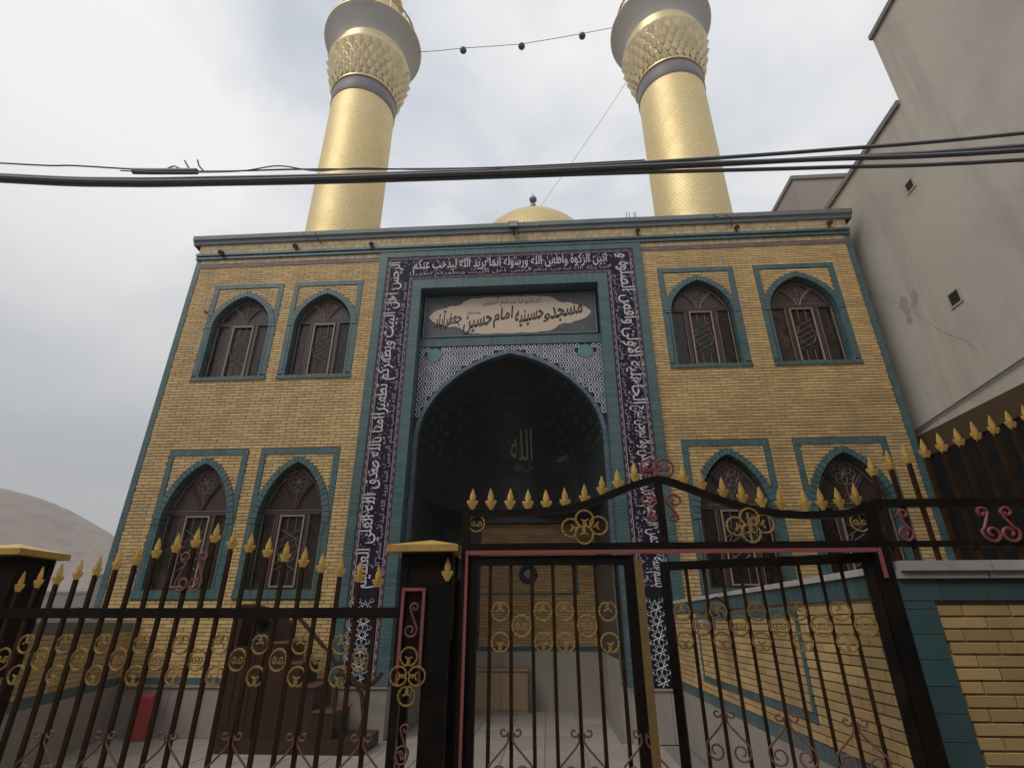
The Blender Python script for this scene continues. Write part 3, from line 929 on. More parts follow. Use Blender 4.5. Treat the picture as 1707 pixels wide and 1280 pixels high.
# right column runs upwards, its letters' tops face outwards; then the top line; then the left column runs down
zA, zB = GZ + .06, BT - bw - .05
place_text('بسم الله الرحمن الرحيم وقرن في بيوتكن ولا تبرجن تبرج', BI1 + bw + .12, GZ + .06 + 3.4, 3.4, big, -PI / 2, 'script')
place_text('الجاهلية الاولى واقمن الصلوة و', BI1 + bw + .12, zB, zB - (GZ + 3.5), big, -PI / 2, 'script')
place_text('اتين الزكوة واطعن الله ورسوله انما يريد الله ليذهب عنكم', BI0 - bw * 0.4, BTI + bw + .10, (BI1 - BI0) + bw * .8, big, 0, 'script')
zm = GZ + (zB - GZ) * .47
place_text('الرجس اهل البيت ويطهركم تطهيرا', BI0 - bw - .12, zm, zB - zm, big, PI / 2, 'script')
place_text('امنا بالله صدق الله العلي العظيم', BI0 - bw - .12, zA, zm - zA - .05, big, PI / 2, 'script')
mid_ = (BI0 + BI1) / 2
for k, (t_, a_) in enumerate((('اهل البيت ويطهركم تطهيرا', 0), ('انما يريد الله ليذهب عنكم الرجس', 1))):
    place_text(t_, BI0 - .1 if not k else mid_ + .05, BTI + bw + .022, (BI1 - BI0) / 2 + .02, small, 0, 'script_small', bold=.004)
for k in range(3):
    h3 = (zB - .5 - zA) / 3
    place_text('انما يريد الله ليذهب عنكم الرجس', BI0 - bw - .018, zA + h3 * k, h3 - .08, small, PI / 2, 'script_small', bold=.004)
    place_text('وقرن في بيوتكن ولا تبرجن تبرج', BI1 + bw + .018, zA + h3 * (k + 1) - .08, h3 - .08, small, -PI / 2, 'script_small', bold=.004)
def vines(x0, x1, z0, z1, n, m):
    """small curling leaf sprays and thin strokes that fill the ground between the letters"""
    v = MB()
    for _ in range(n):
        x, z = random.uniform(x0, x1), random.uniform(z0, z1); a = random.uniform(0, 2 * PI); r = random.uniform(.018, .04); sw = random.uniform(.8, 2.2)
        pts = []
        for k in range(5):
            b = a + sw * k / 4
            pts.append((x + r * math.cos(b), ys_ + .004, z + r * math.sin(b)))
        if all(x0 <= p[0] <= x1 and z0 <= p[2] <= z1 for p in pts): v.tube(pts, .0075, 3)
    return v
fillm = MB()
for (a, b, c0, d, n) in ((BX0 + bw + .02, BI0 - bw - .12, GZ + .05, BT - bw - .02, 330), (BI1 + bw + .12, BX1 - bw - .02, GZ + .05, BT - bw - .02, 330), (BI0 - bw, BI1 + bw, BTI + bw + .16, BT - bw - .02, 210)):
    v = vines(a, b, c0, d, n, None); fillm.add(v.v, v.f)
hk = MB()
def harakat(x0, x1, z0, z1, n, ang):
    for _ in range(n):
        x, z = random.uniform(x0, x1), random.uniform(z0, z1); a = ang + random.choice((.45, .55, .6, 1.9)); l_ = random.uniform(.022, .045)
        hk.tube([(x - l_ * math.cos(a), ys_ + .001, z - l_ * math.sin(a)), (x, ys_ + .001, z), (x + l_ * math.cos(a + .2), ys_ + .001, z + l_ * math.sin(a + .2))], .0085, 4)
harakat(BX0 + bw + .04, BX0 + bw + .15, zA, zB, 95, PI / 2); harakat(BX1 - bw - .15, BX1 - bw - .04, zA, zB, 95, -PI / 2); harakat(BX0 + .3, BX1 - .3, BT - bw - .15, BT - bw - .04, 66, 0)
harakat(BX0 + .3, BX1 - .3, BTI + bw + .13, BTI + bw + .19, 26, 0)
obj('vowel_marks', hk, 'script', band, kind='stuff')
obj('vine_filling', fillm, 'script_small', band, kind='stuff')
# star tiles at the foot of the band
st = MB()
def star(mb, x, z, r, y, tr=.006):
    for k in range(8):
        a = PI / 4 * k; b = a + PI * .75
        mb.tube([(x + r * math.cos(a), y, z + r * math.sin(a)), (x + r * math.cos(b), y, z + r * math.sin(b))], tr, 3)
for (a, b) in ((BX0 + bw, BI0 - bw), (BI1 + bw, BX1 - bw)):
    obj('dark_tile', MB().front(a, b, YP - .008, YP - .003, BZ0 + .02, GZ), 'mosaic_dark', band)
    w_ = b - a
    z = BZ0 + .12
    while z < GZ - .08:
        star(st, a + w_ * .5, z, .115, YP - .010); star(st, a + w_ * .08, z + .11, .075, YP - .010, .005); star(st, a + w_ * .92, z + .11, .075, YP - .010, .005)
        for s_ in (.27, .73):
            st.tube([(a + w_ * s_ + .035 * math.cos(k * PI / 3), YP - .010, z + .11 + .035 * math.sin(k * PI / 3)) for k in range(6)], .005, 3, closed=True)
        z += .22
obj('star_tiles', st, 'mosaic_white', band, kind='stuff')

# recess: plaque, spandrels, arch ---------------------------------------------
YR = FY + .24
AX, AW, ASZ, AAP = CX + .01, 1.90, 3.45 + E, 5.36 + E      # main arch
# plaque
PZ0, PZ1, QX0, QX1 = 5.80 + E, 6.86 + E, IX0 + .045, IX1 - .045
plq = obj('name_plaque', MB().front(QX0, QX1, YR - .035, YR + .02, PZ0, PZ1), 'plaque_bg', mosque)
q = MB()
for a, b, c0, d in ((QX0, QX1, PZ0, PZ0 + .03), (QX0, QX1, PZ1 - .03, PZ1), (QX0, QX0 + .03, PZ0 + .03, PZ1 - .03), (QX1 - .03, QX1, PZ0 + .03, PZ1 - .03)):
    q.front(a, b, YR - .045, YR - .034, c0, d)
obj('plaque_rim', q, 'archedge', plq)
pcx, pcz = (QX0 + QX1) / 2, (PZ0 + PZ1) / 2
hw, hh_ = (QX1 - QX0) / 2 - .12, (PZ1 - PZ0) / 2 - .04
half = [(1.0, 0), (.965, .17), (.925, .30), (.86, .40), (.78, .47), (.74, .56), (.66, .55), (.60, .63), (.555, .80), (.47, .93), (.38, .93), (.30, .985), (.15, .96), (0, .99)]
out = []
ptsq = half
def sub(p):
    r = []
    for a, b in zip(p, p[1:]):
        r.append(a); r.append(((a[0] + b[0]) / 2 * 1.012, (a[1] + b[1]) / 2 * 1.012))
    r.append(p[-1]); return r
hs = sub(half)
ring = hs + [(-x, y) for x, y in hs[-2::-1]] + [(-x, -y) for x, y in hs[1:]] + [(x, -y) for x, y in hs[-2:0:-1]]
obj('cartouche', MB().prism([(pcx + x * hw, pcz + y * hh_) for x, y in ring], YR - .043, YR - .03), 'cream', plq)
ar = MB(); yq = YR - .037
for _ in range(520):
    x, z = random.uniform(QX0 + .04, QX1 - .04), random.uniform(PZ0 + .04, PZ1 - .04)
    nx_, nz_ = abs(x - pcx) / hw, abs(z - pcz) / hh_
    # outside the cartouche only
    lim = 0
    for (xa, ya), (xb, yb2) in zip(hs, hs[1:]):
        if xb <= nx_ <= xa: lim = ya + (yb2 - ya) * (xa - nx_) / max(1e-6, xa - xb)
    if nz_ < lim + .05: continue
    a = random.uniform(0, 2 * PI); r = random.uniform(.015, .035)
    ar.tube([(x + r * math.cos(a + k * .8), yq, z + r * math.sin(a + k * .8)) for k in range(5)], .004, 3)
obj('arabesque', ar, 'arabesque', plq, kind='stuff')
def plaque_text(t, x0, z0, w_, h_, m, bold=.0, shear=0.0, slope=.20):
    mb = text_mb(t, height=h_ * hh_, width=w_, bold=bold, shear=shear)
    mb.v = [(x0 + u, YR - .050 + y, z0 + v + slope * (u - w_ / 2)) for u, y, v in mb.v]
    obj('lettering', mb, m, plq)
# words set on a sloping line like the hand-written sign, right to left
def word(t, fx0, fx1, fz, h_, bold=.018, m='ink'):
    plaque_text(t, pcx + fx0 * hw, pcz + fz * hh_, (fx1 - fx0) * hw, h_, m, bold, .12, .20 if m == 'ink' else .0)
word('مسجد', .50, .90, -.40, .86, .021); word('و', .415, .50, -.44, .42, .021)
word('حسینیه', .07, .42, -.60, .90, .021)
word('امام', -.20, .05, -.60, .98, .021)
word('حسین', -.57, -.215, -.90, .98, .021)
word('جعفرآباد', -.93, -.59, -.68, 1.04, .017)
word('ادخلوها بسلام آمنین', -.34, .38, .46, .44, .008, 'ink_soft')
word('علیه السلام', -.52, -.36, .02, .24, .0, 'ink_soft')
# teal string below the plaque
q = MB(); teal_h(q, IX0, IX1, 5.575 + E, 5.79 + E, YR - .02, YR + .03); obj('portal_string_course', q, 'teal', mosque, kind='stuff')
# spandrel panel with the arched opening
SZ1 = 5.57 + E
sp = MB(); npt = 48
ap = arch_pts(AX, AW, ASZ, AAP - ASZ, npt)
for (xa, za), (xb, zb) in zip(ap, ap[1:]):
    sp.add([(xa, YR, za), (xb, YR, zb), (xb, YR, SZ1), (xa, YR, SZ1)], [(0, 1, 2, 3)])
sp.add([(IX0, YR, 0), (AX - AW, YR, 0), (AX - AW, YR, SZ1), (IX0, YR, SZ1)], [(0, 1, 2, 3)])
sp.add([(AX + AW, YR, 0), (IX1, YR, 0), (IX1, YR, SZ1), (AX + AW, YR, SZ1)], [(0, 1, 2, 3)])
span = obj('spandrel_panel', sp, 'mosaic_dark', mosque)
mz = MB(); step = .118; yr_ = YR - .004
ix = 0
z = SZ1 - .06; rowi = 0
MED = [(-2.36, 5.37 + E), (.955, 5.37 + E)]
def okp(x, z, m_=.12):
    hfw = arch_half(z, AW + m_, ASZ, AAP - ASZ + m_)
    if z < ASZ: hfw = AW + m_
    if abs(x - AX) < hfw: return False
    if x < IX0 + .03 or x > IX1 - .03 or z < ASZ - .1: return False
    return all((x - a) ** 2 + (z - b) ** 2 > .185 ** 2 for a, b in MED)
while z > ASZ - .1:
    x = IX0 + .06
    while x < IX1:
        if okp(x, z):
            ro, ri = .052, .030
            vs = []
            for k in range(8):
                a = PI / 8 + PI / 4 * k
                vs.append((x + ro * math.cos(a), yr_, z + ro * math.sin(a)))
            for k in range(8):
                a = PI / 8 + PI / 4 * k
                vs.append((x + ri * math.cos(a), yr_, z + ri * math.sin(a)))
            mz.add(vs, [(k, (k + 1) % 8, 8 + (k + 1) % 8, 8 + k) for k in range(8)])
        if okp(x + step / 2, z - step / 2, .1):
            x2, z2 = x + step / 2, z - step / 2
            mz.add([(x2 - .022, yr_, z2), (x2, yr_, z2 - .022), (x2 + .022, yr_, z2), (x2, yr_, z2 + .022)], [(0, 1, 2, 3)])
        x += step
    z -= step
obj('mosaic_pieces', mz, 'mosaic_white', span, kind='stuff')
for a, b in MED:
    poly = [(a + (.165 + .014 * math.cos(12 * 2 * PI * k / 48)) * math.cos(2 * PI * k / 48), b + (.165 + .014 * math.cos(12 * 2 * PI * k / 48)) * math.sin(2 * PI * k / 48)) for k in range(48)]
    md = obj('medallion', MB().prism(poly, YR - .016, YR), 'medallion', span)
# arch edging: glazed voussoirs that also line the reveal
vo = MB()
ai = arch_pts(AX, AW, ASZ, AAP - ASZ, 44); ao = arch_pts(AX, AW + .085, ASZ, AAP - ASZ + .095, 44)
for i in range(44):
    a0, a1, b0, b1 = ai[i], ai[i + 1], ao[i], ao[i + 1]
    y_ = YR - .022 - random.uniform(0, .002)
    l = lambda p, q_, t: (p[0] + (q_[0] - p[0]) * t, p[1] + (q_[1] - p[1]) * t)
    A0, A1, B0, B1 = l(a0, a1, .03), l(a1, a0, .03), l(b0, b1, .03), l(b1, b0, .03)
    P = [(A0[0], y_, A0[1]), (A1[0], y_, A1[1]), (B1[0], y_, B1[1]), (B0[0], y_, B0[1])]
    Q = [(A0[0], YR + .14, A0[1]), (A1[0], YR + .14, A1[1]), (B1[0], YR, B1[1]), (B0[0], YR, B0[1])]
    vo.add(P + Q, [(3, 2, 1, 0), (0, 1, 5, 4), (2, 3, 7, 6), (0, 4, 7, 3), (1, 2, 6, 5)])
z = .77
while z < ASZ:
    zz = min(z + .12, ASZ)
    for s_ in (-1, 1):
        x0, x1 = AX + s_ * AW, AX + s_ * (AW + .085)
        vo.front(min(x0, x1), max(x0, x1), YR - .02, YR + .14, z + .003, zz - .003)
    z = zz
obj('arch_edging', vo, 'archedge', mosque, kind='stuff')
for s_ in (-1, 1):
    x0, x1 = AX + s_ * AW, AX + s_ * (AW + .085)
    obj('jamb_marble', MB().front(min(x0, x1), max(x0, x1), YR - .03, YR + .16, .0, .768), 'marble', mosque)
for a, b in ((IX0 - .03, IX0 - .002), (IX1 + .002, IX1 + .03)):
    obj('jamb_marble', MB().box(a, b, FY - .018, YR - .031, .0, .768), 'marble', mosque)
for a, b in ((IX0 - .001, AX - AW - .087), (AX + AW + .087, IX1 + .001)):
    obj('jamb_marble', MB().front(a, b, YR - .028, YR - .001, 0, .768), 'marble', mosque)

# iwan interior
YI, YK, SPR = YR + .14, 13.5, 2.40 + E
KX0, KX1 = AX - AW - .01, AX + AW + .01
iw = MB()
iw.add([(KX0, YI - .14, 0), (KX0, YK, 0), (KX0, YK, SPR), (KX0, YI - .14, SPR)], [(0, 1, 2, 3)])
iw.add([(KX1, YI - .14, 0), (KX1, YK, 0), (KX1, YK, SPR), (KX1, YI - .14, SPR)], [(3, 2, 1, 0)])
iw.add([(KX0, YK, 0), (KX1, YK, 0), (KX1, YK, SPR + .3), (KX0, YK, SPR + .3)], [(0, 1, 2, 3)])
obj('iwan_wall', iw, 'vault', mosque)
def dome_pt(phi, z, inset=0.0):
    rho = 1.0 if z <= ASZ else max(0.0, arch_half(z, 1.0, ASZ, AAP - ASZ))
    return (AX + (AW - inset) * rho * math.cos(phi), YI + (YK - YI - .15 - inset) * (rho * math.sin(phi)) , z)
dv = MB(); na, nz = 28, 26
zs_ = [SPR + (ASZ - SPR) * i / 6 for i in range(7)] + [ASZ + (AAP - ASZ) * math.sin(PI / 2 * i / 20) for i in range(1, 21)]
vs = [dome_pt(PI * j / na, z) for z in zs_ for j in range(na + 1)]
fs = [(i * (na + 1) + j, i * (na + 1) + j + 1, (i + 1) * (na + 1) + j + 1, (i + 1) * (na + 1) + j) for i in range(len(zs_) - 1) for j in range(na)]
dv.add(vs, fs)
# flat soffit between the half round vault and the square walls below
for j in range(na):
    a, b = dome_pt(PI * j / na, SPR), dome_pt(PI * (j + 1) / na, SPR)
    def sq(p):
        dx, dy = p[0] - AX, p[1] - YI
        k = max(abs(dx) / (AW + .01), dy / (YK - YI), 1e-6); return (AX + dx / k, YI + dy / k, SPR)
    dv.add([a, b, sq(b), sq(a)], [(0, 1, 2, 3)])
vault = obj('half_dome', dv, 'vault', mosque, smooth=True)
# rows of little tiled lobes on the vault
vt = MB()
for i in range(7):
    z = ASZ + (AAP - ASZ) * (.05 + .125 * i)
    n = 20 - i
    for j in range(n):
        phi = PI * (j + (.5 if i % 2 else .25)) / n
        p = Vector(dome_pt(phi, z, .02)); u = (Vector(dome_pt(phi + .05, z, .02)) - p).normalized(); w_ = (Vector(dome_pt(phi, z + .05, .02)) - p).normalized()
        s_ = .085 if (i + j) % 3 else .13
        vt.tube([p + u * s_ * math.cos(k * PI / 4) + w_ * s_ * .62 * math.sin(k * PI / 4) for k in range(8)], .012, 4, closed=True)
        if (i + j) % 2: vt.add([p - u * s_ * .5, p - w_ * s_ * .3, p + u * s_ * .5, p + w_ * s_ * .3], [(0, 1, 2, 3)])
obj('vault_tile_motif', vt, 'vault_tile', vault, kind='stuff')
gt = MB()
z = SPR + .05
row = 0
while z < ASZ + .25:
    for j in range(60):
        phi = PI * (.22 + .56 * (j + (row % 2) * .5) / 60)
        p = Vector(dome_pt(phi, z, .012)); u = (Vector(dome_pt(phi + .03, z, .012)) - p).normalized()
        s_ = .042
        gt.tube([p + u * s_ * math.cos(k * PI / 3) + Vector((0, 0, s_ * math.sin(k * PI / 3))) for k in range(6)], .006, 3, closed=True)
    z += .078; row += 1
obj('girih_tiles', gt, 'vault_tile', vault, kind='stuff')
def vault_text(t, xc, z0, w_, h_, bold=.01):
    mb = text_mb(t, height=h_, width=w_, bold=bold, extrude=0)
    nv = []
    for u, y, v in mb.v:
        x = xc - w_ / 2 + u; z = z0 + v
        rho = 1.0 if z <= ASZ else arch_half(z, 1.0, ASZ, AAP - ASZ)
        c_ = max(-1, min(1, (x - AX) / (AW * rho)))
        nv.append((x, YI + (YK - YI - .15) * rho * math.sqrt(1 - c_ * c_) - .05 + y, z))
    mb.v = nv; obj('lettering', mb, 'vault_script', vault, kind='stuff')
vault_text('الله', -.58, 3.80 + E, .56, .66, .0); vault_text('جل جلاله', -.54, 3.50 + E, .50, .24, .0)
vault_text('محمد', .42, 3.62 + E, .26, .14, .0)
# back wall: brickwork over a marble dado
KB = YK - .012
bk = gen_bricks(-1.62, KX1 - .01, -.552 + E + .05, 2.25 + E, lambda v: [])
q = MB()
for a, b, c0, d in bk:
    q.front(a + .004, b - .004, KB - random.uniform(0, .003), YK, c0 + .004, d - .004)
obj('inner_brick_courses', q, 'inner_brick', mosque, kind='stuff')
obj('inner_trim', MB().box(-1.62, KX1 - .002, KB - .02, YK - .001, -.60 + E, -.505 + E), 'teal_dark', mosque)
q = MB(); q.box(-1.62, .72, KB - .02, KB - .004, .60 + E, .64 + E); q.box(.68, .72, KB - .02, KB - .004, .645 + E, 1.6 + E)
obj('inner_panel_line', q, 'teal_dark', mosque)
n = 5
for i in range(n):
    a = -1.62 + (KX1 + 1.62) * i / n; b = -1.62 + (KX1 + 1.62) * (i + 1) / n
    obj('marble_slab', MB().front(a + .003, b - .003, KB - .015, YK - .001, .0, -.602 + E), 'marble', mosque)
# soffit beam over the brick and a dark timber door at the left
obj('iwan_lintel', MB().box(KX0 + .01, KX1 - .01, YK - .16, YK - .001, 2.25 + E, SPR - .003), 'vault', mosque)
for i in range(2):
    a = KX0 + .01 + i * .5
    obj('marble_slab', MB().front(a, min(a + .494, -1.623), KB - .015, YK - .001, .0, -.602 + E), 'marble', mosque)
for s_, xx in ((1, KX0), (-1, KX1)):
    for i in range(5):
        ya = YI + .02 + i * .62
        x0, x1 = sorted((xx + s_ * .002, xx + s_ * .02))
        obj('marble_slab', MB().box(x0, x1, ya, min(ya + .614, YK - .02), .0, -.602 + E), 'marble', mosque)

# ================================================================== MINARETS
def minaret(x, label, cap_dz=0.0):
    y = 11.55
    t = thing('minaret', label, 'minaret', (x, y, 8.3 + E), group='gilded minarets of the mosque')
    z0 = 8.3 + E
    def L_(prof, n=56): return MB().lathe([(r, z + E) for r, z in prof], n, x, y)
    sh = obj('shaft', MB().lathe([(.985, 0), (.975, 6.45 + cap_dz)], 72), 'gilt', t, local=True, smooth=True)
    d = cap_dz
    obj('tile_band', L_([(.985, 14.75 + d), (1.0, 14.78 + d), (1.0, 15.28 + d), (.985, 15.3 + d)]), 'mauve', t, smooth=True)
    obj('capital_rim', L_([(1.0, 15.302 + d), (1.035, 15.32 + d), (1.035, 15.37 + d), (1.0, 15.39 + d)]), 'gilt_plain', t, smooth=True)
    cap = obj('muqarnas_capital', L_([(.98, 15.39 + d), (1.06, 15.72 + d), (1.17, 16.10 + d), (1.26, 16.50 + d), (1.30, 16.72 + d), (1.33, 16.76 + d), (1.33, 16.84 + d), (1.26, 16.88 + d)]), 'gilt_plain', t, smooth=True)
    rows = 5; n = 30
    for i in range(rows):
        fa = (i + .5) / rows
        zc = 15.42 + d + 1.26 * fa; rr = .985 + .30 * fa ** .9 + .01
        h_ = .19; w_ = rr * PI / n * 1.02
        fb = MB()
        # a corbelled facet: a kite whose upper half juts outwards, shaded beneath
        fb.add([(0, -.005, -h_), (w_, -.0, 0), (0, .03, h_), (-w_, 0, 0), (-.03, -.085, h_ * .70), (.03, -.085, h_ * .70), (0, -.08, h_ * .95)], [(0, 5, 4), (0, 1, 5), (1, 2, 6), (1, 6, 5), (2, 3, 6), (3, 4, 6), (3, 0, 4), (4, 5, 6)])
        me = mesh_of('muqarnas_facet', fb, 'gilt_plain')
        for j in range(n):
            a = 2 * PI * (j + .5 * (i % 2)) / n
            px_, py_ = x + rr * math.cos(a), y + rr * math.sin(a)
            inst('muqarnas_facet', me, cap, Vector((px_, py_, zc + E)) - wloc(cap), (R(9), 0, a + PI / 2))
    obj('neck', L_([(1.24, 16.88 + d), (1.20, 16.92 + d), (1.20, 17.32 + d)]), 'gilt_plain', t, smooth=True)
    bal = obj('balcony', L_([(1.2, 17.30 + d), (1.28, 17.60 + d), (1.58, 17.97 + d), (1.60, 18.0 + d), (1.60, 18.12 + d), (1.57, 18.17 + d), (.5, 18.17 + d)]), 'concrete', t, smooth=True)
    obj('balcony_rim', L_([(1.602, 18.01 + d), (1.625, 18.03 + d), (1.625, 18.10 + d), (1.602, 18.12 + d)]), 'gilt_plain', bal, smooth=True)
    obj('upper_shaft', L_([(.72, 18.0 + d), (.70, 20.2 + d), (.80, 20.3 + d), (.8, 20.5 + d), (.5, 21.6 + d), (.05, 22.4 + d)]), 'gilt', t, smooth=True)
    for k in range(14):
        a = 2 * PI * k / 14
        obj('railing_post', MB().tube([(x + 1.34 * math.cos(a), y + 1.34 * math.sin(a), 18.0 + d + E), (x + 1.34 * math.cos(a), y + 1.34 * math.sin(a), 18.9 + d + E)], .03, 6), 'gilt_plain', bal)
    obj('railing', MB().tube([(x + 1.34 * math.cos(2 * PI * k / 40), y + 1.34 * math.sin(2 * PI * k / 40), 18.9 + d + E) for k in range(40)], .035, 6, closed=True), 'gilt_plain', bal)
    return t
minaret(-5.52, 'gilded minaret above the left half of the facade')
minaret(4.22, 'gilded minaret above the right half of the facade, beside the grey building', -.12)

# dome
DX, DY, DR = -.19, 17.0, 2.55
DZ = 14.80 - DR
dome = thing('dome', 'small gilded dome with ball finial behind the cornice between the minarets', 'dome', (DX, DY, 8.3 + E))
prof = [(DR * math.cos(R(a)), DZ + E + DR * math.sin(R(a)) + .55 * max(0, a / 90) ** 4) for a in range(-10, 90, 5)] + [(.02, DZ + DR + .56 + E)]
obj('dome_shell', MB().lathe([(r, z - 8.3 - E) for r, z in prof], 56), 'gilt', dome, local=True, smooth=True)
obj('drum', MB().lathe([(DR * .98, 8.3 + E), (DR * .98, DZ + E - DR * .16)], 48, DX, DY), 'gilt_plain', dome, smooth=True)
fz = DZ + DR + E + .56
def ball(r, z, sq=1.0): return [(max(.012, r * math.cos(R(a))), z + r * sq * math.sin(R(a))) for a in range(-90, 91, 15)]
obj('finial', MB().lathe([(.2, fz - .06), (.17, fz), (.05, fz + .05), (.05, fz + .12)] + ball(.135, fz + .36, 1.5) + [(.035, fz + .6)] + ball(.16, fz + .76, .95) + [(.02, fz + .95), (.008, fz + 1.15)], 20, DX, DY), 'steel', dome, smooth=True)

# ================================================================== NEIGHBOUR
NX = 7.42
nb = thing('plaster_building', 'tall blank grey plastered building rising at the right edge', 'building', (NX, 8, 0))
ZN1, ZN2, YST = 9.72 + E, 11.75 + E, 7.93
ZB0 = 3.30 + E
w = MB()
prf = [(-9, ZB0), (26, ZB0), (26, ZN1 - .12), (YST, ZN1 - .12), (YST, ZN2 - .12), (-9, ZN2 - .12)]
w.add([(NX, y, z) for y, z in prf] + [(NX + 9, y, z) for y, z in prf], [(5, 4, 3, 2, 1, 0), (6, 7, 8, 9, 10, 11)] + [(k, (k + 1) % 6, (k + 1) % 6 + 6, k + 6) for k in range(6)])
obj('wall', w, 'plaster', nb)
obj('parapet_coping', MB().box(NX - .06, NX + 9, YST + .0, 26, ZN1 - .118, ZN1), 'plaster_edge', nb)
obj('parapet_coping', MB().box(NX - .06, NX + 9, -9, YST + .02, ZN2 - .118, ZN2), 'plaster_edge', nb)
obj('ground_storey', MB().box(NX + .25, NX + 9, -9, 26, 0, ZB0 - .003), 'sheet', nb)
for (y, z, s_) in ((8.45, 7.93 + E, .095), (8.47, 5.29 + E, .115)):
    v = MB()
    for a, b, c0, d in ((y - s_ - .035, y + s_ + .035, z + s_, z + s_ + .035), (y - s_ - .035, y + s_ + .035, z - s_ - .035, z - s_), (y - s_ - .035, y - s_, z - s_, z + s_), (y + s_, y + s_ + .035, z - s_, z + s_)):
        v.box(NX - .02, NX - .002, a, b, c0, d)
    ve = obj('vent', v, 'vent_rim', nb)
    obj('vent_recess', MB().box(NX - .008, NX - .003, y - s_, y + s_, z - s_, z + s_), 'vent', ve)
    for k in range(3):
        obj('slat', MB().box(NX - .016, NX - .009, y - s_ + .01, y + s_ - .01, z - s_ * .6 + k * s_ * .55, z - s_ * .6 + k * s_ * .55 + .02), 'vent', ve)
# cracks / render joint lines, raised seams of the render
# shrinkage crack in the render: a thin broken ridge of darker patching
q = MB(); q.tube([(NX - .001, 10.6, 6.9 + E), (NX - .001, 9.9, 6.15 + E), (NX - .001, 9.45, 5.6 + E), (NX - .001, 9.0, 4.9 + E), (NX - .001, 8.6, 4.5 + E), (NX - .001, 8.45, 4.2 + E)], .004, 4)
obj('crack', q, 'plaster_edge', nb)
q = MB(); random.seed(3)
for k in range(7):
    y, z, r_ = 9.55 + random.uniform(-.25, .25), 5.75 + E + random.uniform(-.22, .22), random.uniform(.06, .16)
    q.add([(NX - .0025 - .0003 * k, y + r_ * random.uniform(.7, 1.2) * math.cos(2 * PI * t / 11), z + r_ * random.uniform(.7, 1.2) * math.sin(2 * PI * t / 11)) for t in range(11)], [tuple(range(11))])
obj('render_patch', q, 'patch', nb)
wire = MB(); wire.tube([(NX - .03, 2.0, 5.55 + E), (NX - .03, 6.0, 4.15 + E), (NX - .03, 7.7, 3.70 + E), (NX - .03, 10.6, 3.47 + E)], .018, 5)
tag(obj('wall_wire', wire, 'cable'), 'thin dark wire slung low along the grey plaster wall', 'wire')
hb = thing('metal_hoarding', 'black sheet metal hoarding with brown top along the foot of the plaster building', 'hoarding', (7.3, 7, 0))
n = 20; y0, y1 = 1.0, 14.0
for i in range(n):
    a, b = y0 + (y1 - y0) * i / n, y0 + (y1 - y0) * (i + 1) / n
    m_ = MB(); k = 6
    for j in range(k):
        ya, yb2 = a + (b - a) * j / k, a + (b - a) * (j + 1) / k - .004
        m_.box(7.26 + .02 * (j % 2), 7.33, ya, yb2, .0, 2.86 + E)
    obj('sheet_panel', m_, 'sheet', hb)
obj('top_rail', MB().box(7.24, 7.36, y0, y1, 2.862 + E, 3.29 + E), 'sheet_brown', hb)
# roof blocks of another house behind
t = thing('roof_house', 'pinkish plastered upper storey of a house showing behind the cornice', 'house', (11.5, 16, 0))
obj('wall', MB().box(9.85, 15, 16, 21, 0, 15.55 + E), 'plaster_warm', t)
obj('roof', MB().box(9.78, 15.07, 15.93, 21.07, 15.553 + E, 15.72 + E), 'plaster_edge', t)
obj('lower_block', MB().box(9.0, 9.847, 16.2, 21, 0, 14.05 + E), 'plaster_edge', t)

